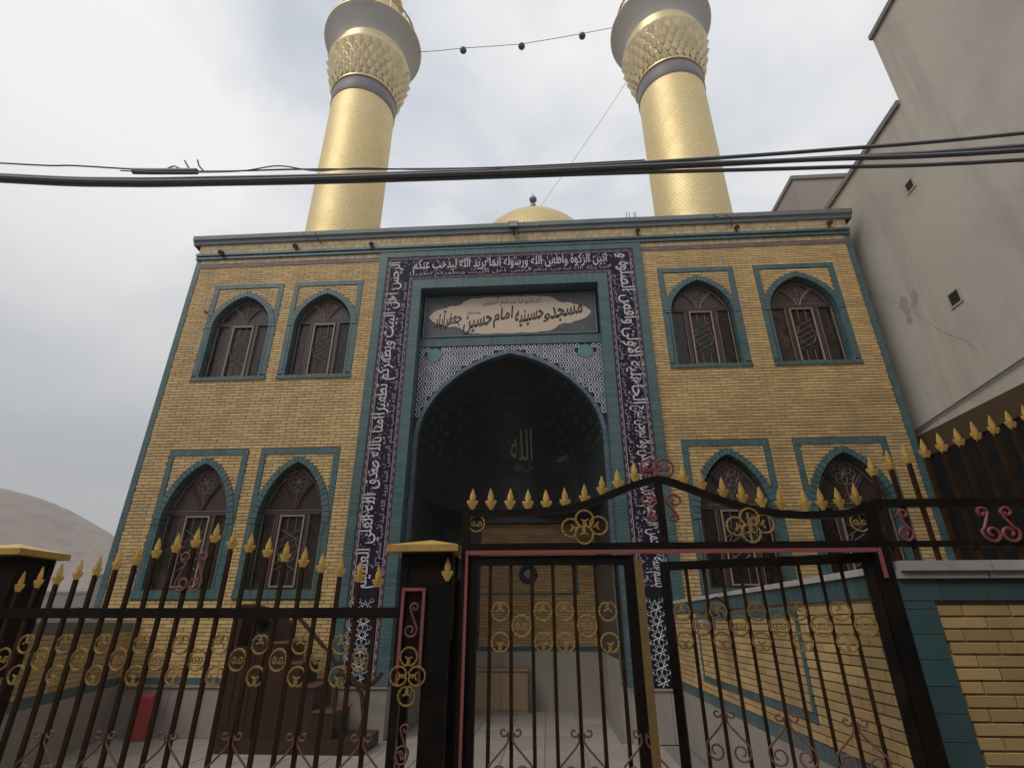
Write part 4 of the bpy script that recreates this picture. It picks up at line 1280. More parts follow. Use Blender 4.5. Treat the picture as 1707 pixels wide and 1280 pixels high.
# ================================================================== COURTYARD WALLS
def courtyard_wall(label, P0, P1, top, face, near_first=True, panel=None):
    """brick wall between plan points P0 (far) and P1 (near), facing the courtyard on side face (+1 / -1 of its left normal)"""
    P0, P1 = Vector((*P0, 0)), Vector((*P1, 0)); d = (P1 - P0); L_ = d.length; d.normalize()
    nrm = Vector((-d.y, d.x, 0)) * face
    t = thing('courtyard_wall', label, 'wall', tuple((P0 + P1) / 2))
    def tw(u, v, k): 
        p = P0 + d * u + nrm * k; return (p.x, p.y, v)
    def slab(mb, u0, u1, v0, v1, k0, k1):
        pts = [tw(u, v, k) for v in (v0, v1) for (u, k) in ((u0, k1), (u1, k1), (u1, k0), (u0, k0))]
        mb.add(pts, [(0, 1, 2, 3), (7, 6, 5, 4), (0, 4, 5, 1), (1, 5, 6, 2), (2, 6, 7, 3), (3, 7, 4, 0)]); return mb
    obj('core', slab(MB(), 0, L_, 0, top - .065, -.22, 0), 'mortar', t)
    n = round(L_ / .55)
    for i in range(n):
        obj('coping_slab', slab(MB(), L_ * i / n + .004, L_ * (i + 1) / n - .004, top - .063, top - .02, -.25, .04), 'coping', t)
    q = MB()
    def seq(u0, u1, v0, v1, k, pitch=.13):
        m_ = max(1, round((u1 - u0) / pitch)); p = (u1 - u0) / m_
        for i in range(m_): slab(q, u0 + i * p + .003, u0 + (i + 1) * p - .003, v0, v1, 0, k)
    seq(0, L_, top - .20, top - .066, .018); seq(0, L_, .77, .885, .018)
    ex = []
    if panel:
        u0, u1, v0, v1 = panel; s_ = .062
        seq(u0, u1, v0, v0 + s_, .021); seq(u0, u1, v1 - s_, v1, .021)
        for a in (u0, u1 - s_):
            v = v0 + s_
            while v < v1 - s_ - .01:
                slab(q, a, a + s_, v + .003, min(v + .13, v1 - s_) - .003, 0, .021); v += .13
        ex = panel
    obj('glazed_trim', q, 'teal', t, kind='stuff')
    def exc(v):
        if not ex: return []
        u0, u1, v0, v1 = ex
        if v0 < v < v1:
            if v < v0 + .062 or v > v1 - .062: return [(u0, u1)]
            return [(u0, u0 + .062), (u1 - .062, u1)]
        return []
    bs = gen_bricks(.0, L_, .888, top - .205, exc)
    ang = math.atan2(d.y, d.x)
    # local brick faces -Y; turn it so that -Y points along nrm
    rz = math.atan2(nrm.y, nrm.x) + PI / 2
    wall_bricks(t, bs, lambda u, v, k: tw(u, v, k + .001), rz, 300)
    m = round(L_ / .62)
    for i in range(m):
        obj('marble_slab', slab(MB(), L_ * i / m + .003, L_ * (i + 1) / m - .003, .012, .766, 0, .03), 'marble', t)
    return t, tw
WT = .345 + E
_, tw_r = courtyard_wall('yellow brick courtyard wall with white coping behind the right gate leaf', (2.12, 9.93), (2.12, 3.74), WT, -1, panel=(1.55, 4.9, 1.02, 1.86))
courtyard_wall('low yellow brick courtyard wall left of the pulpit, under the hill', (-7.42, 9.93), (-5.45, 3.9), .06 + E, 1)

# street wall at the right -------------------------------------------------
swt = thing('street_wall', 'yellow brick street wall with teal border and white stone coping right of the gate', 'wall', (3.5, 3.6, 0))
sx0, sx1, sy = 2.05, 6.2, 3.5
obj('core', MB().box(sx0, sx1, sy, sy + .23, 0, .235 + E), 'mortar', swt)
q = MB()
teal_v(q, sx0 - .005, sx0 + .20, 0, .117 + E, sy - .022, sy + .24, .13)
teal_h(q, sx0 - .005, sx1, .118 + E, .235 + E, sy - .024, sy + .10, .26)
obj('glazed_trim', q, 'teal', swt, kind='stuff')
for i in range(8):
    a, b = sx0 + .02 + (sx1 - sx0 - .02) * i / 8, sx0 + .02 + (sx1 - sx0 - .02) * (i + 1) / 8
    obj('coping_slab', MB().box(a + .004, b - .004, sy - .05, sy + .28, .237 + E, .278 + E), 'coping', swt)
    obj('coping_slab', MB().box(a + .002 + .02, b - .003 + .02, sy - .07, sy + .30, .2785 + E, .335 + E), 'coping', swt)
# inset teal panel border that starts at the frame's right edge
q = MB(); teal_v(q, 2.73, 2.80, .2, -.055 + E, sy - .018, sy + .05, .13); teal_h(q, 2.805, 5.6, -.13 + E, -.055 + E, sy - .018, sy + .05, .26)
obj('glazed_panel_line', q, 'teal', swt, kind='stuff')
def exs(v): 
    if .2 < v < -.055 + E:
        return [(2.725, 2.805)] if v < -.135 + E else [(2.725, 5.6)]
    return []
# big near bricks
bs = gen_bricks(sx0 + .205, sx1, .02, .115 + E, exs)
wall_bricks(swt, bs, lambda u, v, d: (u, sy - d + .001, v), 0.0, 300)

# ================================================================== IRONWORK
FYN = 3.5
def finial_mesh():
    hf = [(0, 1.0), (.055, .86), (.115, .68), (.15, .54), (.135, .46), (.085, .40), (.16, .405), (.235, .43), (.275, .36), (.235, .29), (.25, .235), (.165, .215), (.175, .12), (.11, .10), (.085, .0)]
    poly = hf + [(-x, y) for x, y in hf[:0:-1]]
    H_ = .140
    pts = [(x * H_, y * H_) for x, y in poly]
    n = len(pts); mb = MB()
    vs = [(x, -.003, z) for x, z in pts] + [(x, .003, z) for x, z in pts] + [(0, -.011, .38 * H_), (0, .011, .38 * H_)]
    fs = []
    for i in range(n):
        j = (i + 1) % n
        fs += [(i, i + n, j + n, j), (j, 2 * n, i) , (i + n, 2 * n + 1, j + n)]
    mb.add(vs, fs); return mb
def bar_mb(x, y, z0, z1, w_=.0115):
    a, b = random.uniform(-.004, .004), random.uniform(-.004, .004)
    n = 5; mb = MB(); vs = []
    for i in range(n + 1):
        t_ = i / n; ox = a * math.sin(t_ * PI) + b * t_ * .4; oy = a * .6 * math.sin(t_ * PI)
        vs += [(x + sx_ * w_ + ox, y + sy_ * w_ + oy, z0 + (z1 - z0) * t_) for sx_, sy_ in ((-1, -1), (1, -1), (1, 1), (-1, 1))]
    fs = [(i * 4 + k, i * 4 + (k + 1) % 4, i * 4 + 4 + (k + 1) % 4, i * 4 + 4 + k) for i in range(n) for k in range(4)] + [(3, 2, 1, 0), (n * 4, n * 4 + 1, n * 4 + 2, n * 4 + 3)]
    return mb.add(vs, fs)
FIN = mesh_of('finial', finial_mesh(), 'gold')
def add_finial(parent, x, y, z, s_=1.0):
    return inst('finial', FIN, parent, Vector((x, y, z)) - wloc(parent), (0, random.uniform(-.04, .04), random.uniform(-.15, .15)), (s_, s_, s_ * random.uniform(.96, 1.04)))
def spiral(cx, cz, r0, r1, a0, a1, n=16, y=0):
    return [(cx + (r0 + (r1 - r0) * i / n) * math.cos(a0 + (a1 - a0) * i / n), y, cz + (r0 + (r1 - r0) * i / n) * math.sin(a0 + (a1 - a0) * i / n)) for i in range(n + 1)]
def beaded(mb, pts, r):
    # twisted-rod look: the radius pulses along the path
    P = [Vector(p) for p in pts]; out = []
    for a, b in zip(P, P[1:]):
        k = max(1, int((b - a).length / .0075))
        for i in range(k): out.append(a.lerp(b, i / k))
    out.append(P[-1])
    n = 5; rings = []; prev = None; vs = []; fs = []
    for i, p in enumerate(out):
        t_ = (out[min(i + 1, len(out) - 1)] - out[max(0, i - 1)]).normalized()
        u = Vector((0, 1, 0)); w_ = t_.cross(u)
        rr = r * (1.0 + (.22 if i % 2 else -.12))
        for j in range(n): vs.append(p + (u * math.cos(2 * PI * j / n) + w_ * math.sin(2 * PI * j / n)) * rr)
    for i in range(len(out) - 1):
        for j in range(n): fs.append((i * n + j, i * n + (j + 1) % n, (i + 1) * n + (j + 1) % n, (i + 1) * n + j))
    mb.add(vs, fs)
def c_scroll(Rr=.052, r=.0062):
    mb = MB()
    a = R(62); rs = .40 * Rr
    for s_ in (1, -1):
        p = []
        for i in range(13):
            th = -PI / 2 + (a + PI / 2) * i / 12
            p.append((s_ * Rr * math.cos(th), 0, Rr * math.sin(th)))
        cx, cz = (Rr - rs) * math.cos(a), (Rr - rs) * math.sin(a)
        for i in range(1, 15):
            th = a + R(195) * i / 14; q_ = rs
            p.append((s_ * (cx + q_ * math.cos(th)), 0, cz + q_ * math.sin(th)))
        p.append((s_ * .42 * Rr, 0, p[-1][2] - .13 * Rr))
        beaded(mb, p, r)
    return mb
def o_scroll(Rr=.056, r=.0062):
    mb = MB()
    beaded(mb, [(Rr * math.cos(2 * PI * i / 26), 0, Rr * math.sin(2 * PI * i / 26)) for i in range(27)], r)
    for s_ in (1, -1):
        beaded(mb, [(s_ * (.021 + (.004 + .017 * (1 - i / 16)) * math.cos(R(200) + i * R(460) / 16)), 0, (.004 + .017 * (1 - i / 16)) * math.sin(R(200) + i * R(460) / 16)) for i in range(17)], r * .75)
    return mb
CS = mesh_of('scroll_ring', c_scroll(), 'ring'); OS = mesh_of('scroll_ring', o_scroll(), 'ring')
def lyre(w_=.115, h_=.26, r=.0062):
    mb = MB()
    for s_ in (1, -1):
        top = [(s_ * (x), 0, z) for x, y, z in spiral(.040, -.012, .008, .025, R(520), R(180), 14)]
        mid = [(s_ * .014, 0, -.035), (s_ * .013, 0, -.055), (s_ * .035, 0, -.085), (s_ * .075, 0, -.125), (s_ * w_, 0, -.165), (s_ * (w_ + .006), 0, -.19)]
        bot = [(s_ * x, 0, z) for x, y, z in spiral(w_ - .046, -.20, .052, .016, R(10), R(-440), 22)]
        mb.tube(top + mid + bot, r, 5)
    return mb
LY = mesh_of('lyre_scroll', lyre(), 'rust')
def s_scroll(h_=.2, r0=.028, r1=.042, r=.006, y=0):
    top = [(x, y, z) for x, yy, z in spiral(.02, h_ - r0, .008, r0, R(-200), R(180), 14)]
    bot = [(x, y, z) for x, yy, z in spiral(.0, r1, r1, .012, R(20), R(-430), 22)]
    mb = MB(); mb.tube(top + [(-.006 + (.048) * t, y, h_ - r0 - .012 - (h_ - r0 - r1 - .02) * t) for t in (.2, .5, .8)] + bot, r, 5)
    return mb
SSC = mesh_of('s_scroll', s_scroll(), 'rose'); SSR = mesh_of('s_scroll', s_scroll(), 'rust')

# left fence -------------------------------------------------------------
fence = thing('iron_fence', 'iron railing with gold spearheads and gold rings left of the gate', 'fence', (-2.2, FYN, 0))
fo = wloc(fence)
def place(name, me, parent, x, z, y=FYN, rot=(0, 0, 0), sc=None):
    return inst(name, me, parent, Vector((x, y, z)) - wloc(parent), rot, sc)
obj('kerb', MB().box(-3.75, -.95, FYN - .1, FYN + .1, -.01, .32), 'marble', fence)
obj('rail', MB().box(-3.9, -.92, FYN - .016, FYN + .016, .024 + E, .084 + E), 'black', fence)
obj('rail', MB().box(-3.9, -.92, FYN - .016, FYN + .016, .42, .47), 'black', fence)
cz = {}
xs = [-2.206 + .1262 * k for k in range(-13, 10)]
ctr = [.539, .497, .475, .443, .414, .381, .346, .322, .288, .258]
ctl = [.539, .509, .478, .444, .400, .372, .340, .312, .285, .262, .24, .22, .2, .18]
for i, x in enumerate(xs):
    k = i - 13
    zc = (ctr[k] if k >= 0 else ctl[-k]) + E - .068
    b = obj('bar', bar_mb(x, FYN, .3, zc + .012), 'bar', fence)
    add_finial(b, x, FYN, zc)
for k in range(-13, 9):
    xm = -2.206 + .1262 * (k + .5)
    if xm < -3.8: continue
    yy = FYN - .004
    if (k % 2) == 1:
        place('scroll_ring', CS, fence, xm, -.122 + E, yy)
        place('scroll_ring', CS, fence, xm + .004, -.295 + E, yy, (0, PI, 0))
    else:
        place('scroll_ring', OS, fence, xm, -.207 + E, yy, sc=(.92, 1, 1.05))
for k in range(-12, 10, 3):
    place('lyre_scroll', LY, fence, -2.206 + .1262 * (k - .28) + .035, -.58 + E, FYN - .02)
for s_ in (-1, 1):
    place('s_scroll', SSR, fence, -2.206 - .10 + s_ * .042, .175 + E, FYN - .018, sc=(s_ * 1.15, 1, 1.25))

# box pillars --------------------------------------------------------------
def pillar(x0, x1, label, open_panel=True):
    t = thing('gate_pillar', label, 'pillar', ((x0 + x1) / 2, FYN, 0), group='sheet metal gate pillars')
    w_ = .26
    fx0, fx1 = x0 + .022, x1 - .155 if x1 - x0 > .3 else x1 - .02
    for a in (x0, x1 - .045):
        for yb_ in (FYN - .02, FYN + w_ - .045):
            obj('corner_post', MB().box(a, a + .045, yb_, yb_ + .045, 0, .405 + E), 'black', t)
    obj('rear_sheet', MB().box(x0 + .046, x1 - .046, FYN + w_ - .035, FYN + w_ - .025, -.33 + E, .405 + E), 'panel_red', t)
    obj('side_sheet', MB().box(x1 - .02, x1 - .012, FYN + .026, FYN + w_ - .046, -.1 + E, .405 + E), 'black', t)
    obj('front_sheet', MB().box(fx1 + .002, x1 - .046, FYN - .011, FYN - .003, 0, .198 + E), 'black', t)
    obj('top_sheet', MB().box(x0 + .046, x1 - .046, FYN - .012, FYN - .002, .20 + E, .405 + E), 'black', t)
    obj('cap', MB().box(x0 - .085, x1 + .045, FYN - .09, FYN + w_ + .06, .408 + E, .448 + E), 'gold', t)
    obj('cap_top', MB().add([(x0 - .085, FYN - .09, .4485 + E), (x1 + .045, FYN - .09, .4485 + E), (x1 + .045, FYN + w_ + .06, .4485 + E), (x0 - .085, FYN + w_ + .06, .4485 + E), ((x0 + x1) / 2, FYN + .1, .50 + E)], [(0, 1, 4), (1, 2, 4), (2, 3, 4), (3, 0, 4)]), 'gold', t)
    yf = FYN - .035
    q = MB()
    q.box(fx0, fx0 + .018, yf, yf + .014, -.33 + E, .196 + E); q.box(fx1 - .018, fx1, yf, yf + .014, -.33 + E, .196 + E); q.box(fx0 + .019, fx1 - .019, yf, yf + .014, .178 + E, .196 + E)
    obj('pink_frame', q, 'pink', t)
    obj('infill_sheet', MB().box(fx0 + .02, fx1 - .02, yf + .03, yf + .034, -.33 + E, .176 + E), 'panel_red', t)
    c_ = (fx0 + fx1) / 2
    place('s_scroll', SSR, t, c_ - .004, -.085 + E, yf - .004, sc=(1.0, 1, .98))
    place('scroll_ring', CS, t, c_, -.185 + E, yf - .006, (0, PI, 0), (.95, 1, .95)); place('scroll_ring', CS, t, c_ + .003, -.385 + E, yf - .006, (0, 0, 0), (.95, 1, .95))
    place('scroll_ring', CS, t, c_ - .052, -.285 + E, yf - .012, (0, PI / 2, 0), (.95, 1, .95)); place('scroll_ring', CS, t, c_ + .056, -.285 + E, yf - .012, (0, -PI / 2, 0), (.95, 1, .95))
    place('s_scroll', SSR, t, c_ + .006, -.62 + E, yf - .004, (0, PI, 0), (1, 1, 1))
    place('s_scroll', SSR, t, c_ - .01, -.72 + E, yf - .004)
    return t
pillar(-.925, -.60, 'black sheet metal pillar with gold cap and pink framed scroll panel beside the gate')
pillar(-3.85, -3.51, 'black sheet metal pillar with gold cap at the far left end of the railing')

# gate frame ---------------------------------------------------------------
gf = thing('gateway', 'black iron gateway with wavy top rail, gold spearheads and ring flowers', 'gateway', (.75, FYN, 0))
gx0, gx1 = -.54, 2.035
obj('post', MB().box(gx0, gx0 + .045, FYN - .03, FYN + .03, 0, .66 + E), 'black', gf)
obj('post', MB().box(gx1 - .045, gx1 + .035, FYN - .03, FYN + .03, 0, .69 + E), 'black', gf)
obj('lintel', MB().box(gx0 + .046, gx1 - .031, FYN - .025, FYN + .025, .417 + E, .458 + E), 'black', gf)
q = MB(); q.box(gx0 + .046, gx1 - .034, FYN - .036, FYN - .026, .390 + E, .414 + E); q.box(gx0 + .028, gx0 + .0455, FYN - .042, FYN - .031, 0, .414 + E); q.box(gx1 - .0325, gx1 - .012, FYN - .042, FYN - .031, .24 + E, .414 + E)
obj('pink_trim', q, 'pink', gf)
crv = [(-.54, .655), (-.40, .650), (-.25, .650), (-.038, .660), (.12, .675), (.25, .700), (.357, .735), (.46, .777), (.559, .815), (.66, .845), (.72, .858), (.765, .859), (.82, .846), (.946, .795), (1.07, .743), (1.198, .693), (1.34, .652), (1.486, .628), (1.63, .618), (1.779, .617), (1.90, .628), (2.025, .652)]
q = MB(); hh2 = .022
vs = []
for i, (x, z) in enumerate(crv):
    a = crv[max(0, i - 1)]; b = crv[min(len(crv) - 1, i + 1)]; t_ = Vector((b[0] - a[0], b[1] - a[1])).normalized(); nn = (-t_.y, t_.x)
    for s_ in (-1, 1):
        for y_ in (-.02, .02): vs.append((x + nn[0] * hh2 * s_, FYN + y_, z + nn[1] * hh2 * s_ + E))
fs = []
for i in range(len(crv) - 1):
    a, b = i * 4, i * 4 + 4
    fs += [(a, b, b + 2, a + 2), (a + 1, a + 3, b + 3, b + 1), (a, a + 1, b + 1, b), (a + 2, b + 2, b + 3, a + 3)]
q.add(vs, fs); obj('wavy_rail', q, 'black', gf)
obj('king_post', MB().box(.722, .766, FYN - .022, FYN + .022, .459 + E, .83 + E), 'black', gf)
for x, z in [(-.484, .748), (-.359, .746), (-.235, .744), (-.116, .738), (.007, .741), (.13, .747), (.257, .773), (.375, .823), (.484, .865), (.599, .912), (.913, .892), (1.024, .848), (1.155, .799), (1.272, .765), (1.387, .737), (1.504, .720), (1.655, .715), (1.759, .716), (1.87, .726), (1.978, .748)]:
    add_finial(gf, x, FYN, z + E - .068)
def ringp(x, z, me=CS, rot=0, s_=1.0, y=FYN - .012): return place('scroll_ring', me, gf, x, z + E, y, (0, rot, 0), (s_, 1, s_))
ringp(-.451, .587, OS, 0, .92); ringp(1.957, .571, OS, 0, 1.0)
for cx_ in (.247, 1.285):
    ringp(cx_ - .088, .553, CS, PI * .55, 1.08); ringp(cx_ + .002, .605, CS, PI, 1.08, FYN - .02); ringp(cx_ + .09, .566, CS, -PI * .5, 1.08); ringp(cx_ - .006, .507, CS, 0, 1.08, FYN - .026)
RZ = mesh_of('rose_scroll', o_scroll(.06, .0085), 'rose'); RS = mesh_of('s_scroll', s_scroll(.19, .03, .05, .0085), 'rose')
ROSEC = mesh_of('rose_scroll', c_scroll(.06, .0085), 'rose')
place('rose_scroll', RZ, gf, .700, .935 + E, FYN - .01); place('rose_scroll', RZ, gf, .795, .935 + E, FYN - .01)
place('s_scroll', RS, gf, .665, .765 + E, FYN - .01, (0, PI, 0), (-1.1, 1, .95)); place('s_scroll', RS, gf, .835, .765 + E, FYN - .01, (0, PI, 0), (1.1, 1, .95))
# bars between pillar and post
for x, z in ((-.623, .302),):
    b = obj('bar', MB().box(x + .045, x + .068, FYN + .08, FYN + .103, 0, z + E - .05), 'bar', gf); add_finial(gf, x, FYN - .03, z + E - .068)

# gate leaves -----------------------------------------------------------------
def leaf(name_label, x0, width, zt, loc, rz, flip):
    t = thing('gate_leaf', name_label, 'gate', loc, rz, 'leaves of the iron gate')
    s_ = -1 if flip else 1
    def X(u): return s_ * u
    def bx_(u0, u1, y0, y1, z0, z1): a, b = sorted((X(u0), X(u1))); return MB().box(a, b, y0, y1, z0, z1)
    st_ = .058
    obj('stile', bx_(0, st_, -.02, .02, .12, zt), 'black', t, local=True)
    obj('stile', bx_(width - st_, width, -.02, .02, .12, zt), 'black', t, local=True)
    obj('top_rail', bx_(st_ + .001, width - st_ - .001, -.019, .019, zt - .058, zt - .001), 'black', t, local=True)
    obj('bottom_rail', bx_(st_ + .001, width - st_ - .001, -.019, .019, .12, .2), 'black', t, local=True)
    return t, X
lf, X = leaf('left leaf of the iron gate, closed, with bars and gold rings', 0, 1.03, .384 + E, (-.493, FYN + .002, 0), 0, False)
bars = [.135, .266, .397, .528, .659, .790, .919]
for u in bars:
    obj('bar', bar_mb(u, 0, .2, .326 + E, .0105), 'bar', lf, local=True)
for i, u in enumerate([.203, .462, .593, .852]):
    inst('scroll_ring', CS, lf, (u, -.012, .060 + E)); inst('scroll_ring', CS, lf, (u, -.012, -.110 + E), (0, PI, 0))
for u in (.331, .724): inst('scroll_ring', OS, lf, (u, -.012, -.02 + E), (0, 0, 0), (1, 1, 1.05))
for u in (.266, .659, 1.0): inst('lyre_scroll', LY, lf, (u, -.02, -.545 + E))
obj('edge_strip', MB().box(1.033, 1.080, -.026, .0, .12, .36 + E), 'ochre', lf, local=True)
ang = math.atan2(4.0 - FYN, 1.99 - .79)
rl, X = leaf('right leaf of the iron gate, swung slightly inwards before the brick wall', 0, 1.285, .392 + E, (1.99, FYN + .03, 0), -ang, True)
n = 9
for i in range(n):
    u = .058 + (1.285 - .116) * (i + 1) / (n + 1)
    obj('bar', bar_mb(-u, 0, .2, .334 + E, .0105), 'bar', rl, local=True)
for i in range(n + 1):
    u = .058 + (1.285 - .116) * (i + .5) / (n + 1)
    if i % 2: 
        inst('scroll_ring', CS, rl, (-u, -.012, .065 + E), (0, 0, 0), (1.0, 1, 1.0)); inst('scroll_ring', CS, rl, (-u, -.012, -.11 + E), (0, PI, 0))
    else: inst('scroll_ring', OS, rl, (-u, -.012, -.02 + E))
for u in (.29, .64, .99): inst('lyre_scroll', LY, rl, (-u, -.02, -.50 + E), (0, 0, 0), (1.05, 1, 1.05))

# railing over the street wall --------------------------------------------------
rr = thing('wall_railing', 'iron railing with rising row of gold spearheads on top of the street wall at right', 'fence', (3, FYN + .1, .335 + E))
ry = FYN + .02
obj('rail', MB().box(2.075, 5.6, ry - .016, ry + .016, .665 + E, .715 + E), 'black', rr)
obj('rail', MB().box(2.075, 5.6, ry - .016, ry + .016, .422 + E, .458 + E), 'black', rr)
k = 0
x = 2.137
while x < 5.4:
    zc = .92 + min(x - 2.117, 1.6) * .315 - max(0, x - 3.72) * .3 + E - .068
    b = obj('bar', bar_mb(x, ry, .336 + E, zc + .012), 'bar', rr)
    add_finial(b, x, ry, zc)
    x += .1215
place('s_scroll', RS, rr, 2.215, .45 + E, ry - .02, sc=(1.0, 1, 1.05))
for s_ in (-1, 1):
    place('s_scroll', RS, rr, 2.78 + s_ * .05, .44 + E, ry - .02, sc=(s_ * 1.2, 1, 1.15))

# ================================================================== COURTYARD OBJECTS
mbx = thing('pulpit', 'dark wooden stepped pulpit standing against the facade behind the left railing', 'pulpit', (-4.0, 9.25, 0))
y0, y1 = 8.92, 9.72
obj('base', MB().box(-5.02, -2.72, y0, y1, .012, .2), 'wood', mbx)
obj('body', MB().box(-4.98, -4.42, y0 + .01, y1 - .01, .201, 1.40), 'wood', mbx)
obj('backrest', MB().prism([(-4.98, 1.40), (-4.90, 1.40), (-4.88, 1.98), (-4.93, 2.02), (-4.98, 1.98)], y0 + .04, y1 - .04), 'wood', mbx)
obj('side_wing', MB().prism([(-4.98, 1.402), (-4.36, 1.402), (-4.30, 1.52), (-4.42, 1.78), (-4.6, 1.92), (-4.88, 2.0)], y1 - .06, y1 - .015), 'wood', mbx)
tr_ = [(-4.415, -4.10, 1.49 - .30), (-4.095, -3.80, 1.19 - .31 + .0), (-3.795, -3.50, .88 - .31), (-3.495, -3.15, .55 - .22)]
stp = [(-4.418, -4.12, 1.49 - .02), (-4.117, -3.84, 1.19), (-3.837, -3.56, .88), (-3.557, -3.22, .55)]
for a, b, z in stp:
    s_ = obj('step', MB().box(a, b, y0 + .05, y1 - .02, .201, z - .03), 'wood', mbx)
    obj('tread', MB().box(a - .0, b + .03, y0 + .03, y1 - .02, z - .029, z), 'wood_edge', s_)
q = MB(); q.tube([(-4.42, y1 - .05, 1.95), (-3.85, y1 - .05, 1.45), (-3.3, y1 - .05, .92), (-2.98, y1 - .05, .78), (-2.80, y1 - .05, .92), (-2.74, y1 - .05, 1.0)], .035, 6)
obj('handrail', q, 'wood', mbx)
q = MB(); q.tube([(-3.22, y0 + .05, 1.05), (-2.98, y0 + .05, .98), (-2.82, y0 + .05, .76), (-2.76, y0 + .05, .48), (-2.80, y0 + .05, .2)], .035, 6)
q.tube([(-3.22, y0 + .05, .2), (-3.22, y0 + .05, 1.05)], .032, 6)
obj('curved_newel', q, 'wood', mbx)
for k in range(4):
    x = -4.9 + k * .125
    obj('carved_panel', MB().box(x, x + .1, y0 - .004, y0 + .009, .35, 1.28), 'wood', mbx)
# thing resting on the pulpit top
sp_ = thing('horn_speaker', 'small round dark horn with pale sides on top of the pulpit', 'loudspeaker', (-4.66, 9.3, 1.41))
hl = MB().lathe([(.035, 0), (.05, .10), (.09, .2), (.165, .27), (.17, .28), (.15, .265), (.03, .12)], 20)
hl.xform(Matrix.Translation((-4.66, 9.44, 1.66)) @ Matrix.Rotation(R(90), 4, 'X'))
obj('horn', hl, 'ink', sp_)
obj('bracket', MB().box(-4.72, -4.60, 9.34, 9.44, 1.402, 1.60), 'grey_cloth', sp_)
obj('driver', MB().box(-4.86, -4.74, 9.28, 9.42, 1.402, 1.66), 'grey_cloth', sp_)
# red bin
bn = thing('plastic_bin', 'tall red plastic bin against the left marble plinth', 'bin', (-6.67, 9.73, 0))
b = MB(); b.add([(-6.78, 9.66, .012), (-6.57, 9.66, .012), (-6.57, 9.80, .012), (-6.78, 9.80, .012), (-6.81, 9.64, .60), (-6.54, 9.64, .60), (-6.54, 9.82, .60), (-6.81, 9.82, .60)],
             [(0, 3, 2, 1), (0, 1, 5, 4), (1, 2, 6, 5), (2, 3, 7, 6), (3, 0, 4, 7)])
obj('body', b, 'red', bn)
obj('lid', MB().box(-6.82, -6.53, 9.63, 9.83, .601, .655), 'red_lid', bn)
# cabinet in the iwan
cbn = thing('shoe_cabinet', 'pale wooden cabinet against the marble back wall inside the portal', 'cabinet', (-1.05, 13.0, 0))
obj('body', MB().box(-1.62, -.475, 12.85, 13.45, .012, .80), 'cabinet', cbn)
obj('top', MB().box(-1.65, -.445, 12.81, 13.46, .801, .84), 'cabinet', cbn)
for k in range(2): obj('door', MB().box(-1.60 + k * .56, -1.06 + k * .56, 12.832, 12.849, .08, .76), 'cabinet', cbn)
# round ornament on the iwan's back wall
orn = thing('wall_ornament', 'dark round ornament with pale four petalled centre on the inner brick wall', 'ornament', (-.46, 13.45, 1.05 + E))
q = MB(); q.tube([(-.46 + .17 * math.cos(2 * PI * k / 24), 13.44, 1.06 + E + .17 * math.sin(2 * PI * k / 24)) for k in range(24)], .05, 6, closed=True)
obj('ring', q, 'ink', orn)
q = MB().lathe([(.16, 0), (.15, .03)], 20); q.xform(Matrix.Translation((-.46, 13.46, 1.06 + E)) @ Matrix.Rotation(R(90), 4, 'X')); obj('disc', q, 'vault', orn)
for k in range(4):
    a = PI / 2 * k
    q = MB().prism([(-.46 + .055 * math.cos(a) + .04 * math.cos(b), 1.06 + E + .055 * math.sin(a) + .04 * math.sin(b)) for b in [2 * PI * i / 8 for i in range(8)]], 13.40, 13.42)
    obj('petal', q, 'grey_cloth', orn)
# wall lantern on the right courtyard wall
ln = thing('wall_lantern', 'dark scrolled wall lantern on the brick wall behind the right gate leaf', 'lantern', (2.1, 6.85, 1.85))
q = MB(); q.tube([(2.105, 6.85, 1.93), (1.98, 6.85, 2.02), (1.88, 6.85, 1.98), (1.86, 6.85, 1.90)], .012, 6); q.tube([(2.105, 6.85, 1.75), (2.02, 6.85, 1.80), (2.0, 6.85, 1.88), (2.05, 6.85, 1.92)], .01, 5)
obj('bracket', q, 'ink', ln)
obj('lamp_shade', MB().lathe([(.02, 1.90), (.10, 1.83), (.105, 1.815), (.02, 1.82)], 16, 1.86, 6.85), 'ink', ln)
obj('lamp_glass', MB().lathe([(.075, 1.815), (.07, 1.70), (.03, 1.64)], 12, 1.86, 6.85), 'grey_cloth', ln, smooth=True)
obj('back_plate', MB().box(2.085, 2.107, 6.80, 6.90, 1.70, 1.98), 'ink', ln)

# ================================================================== FITTINGS ON THE CORNICE
def spot(x, z, label):
    t = thing('floodlight', label, 'floodlight', (x, FY - .1, z), group='small fittings along the cornice')
    obj('bracket', MB().box(x - .012, x + .012, FY - .14, FY - .02, z - .05, z - .03), 'rustmetal', t)
    q = MB().lathe([(.055, 0), (.06, .03), (.045, .11), (.02, .13)], 12); q.xform(Matrix.Translation((x, FY - .16, z - .01)) @ Matrix.Rotation(R(-55), 4, 'X')); obj('lamp_head', q, 'rustmetal', t)
for x, z, lab in ((-7.68, 8.14, 'small rusty lamp at the left end of the cornice'), (-5.85, 8.24, 'small rusty lamp on the cornice left of the bent bracket'), (-3.98, 8.2, 'small rusty lamp on the cornice above the left portal edge'), (2.30, 8.27, 'small rusty lamp on the cornice above the right portal edge'), (4.55, 8.24, 'small rusty lamp under the right minaret on the cornice'), (6.62, 8.27, 'small rusty lamp at the right end of the cornice')):
    spot(x, z + E, lab)
t = thing('floodlight', 'grey square floodlight on the cornice in front of the dome', 'floodlight', (-.58, FY - .1, 8.47 + E))
obj('housing', MB().box(-.70, -.46, FY - .30, FY - .215, 8.40 + E, 8.58 + E), 'rustmetal', t)
obj('lamp_face', MB().box(-.685, -.475, FY - .312, FY - .301, 8.415 + E, 8.565 + E), 'lampface', t)
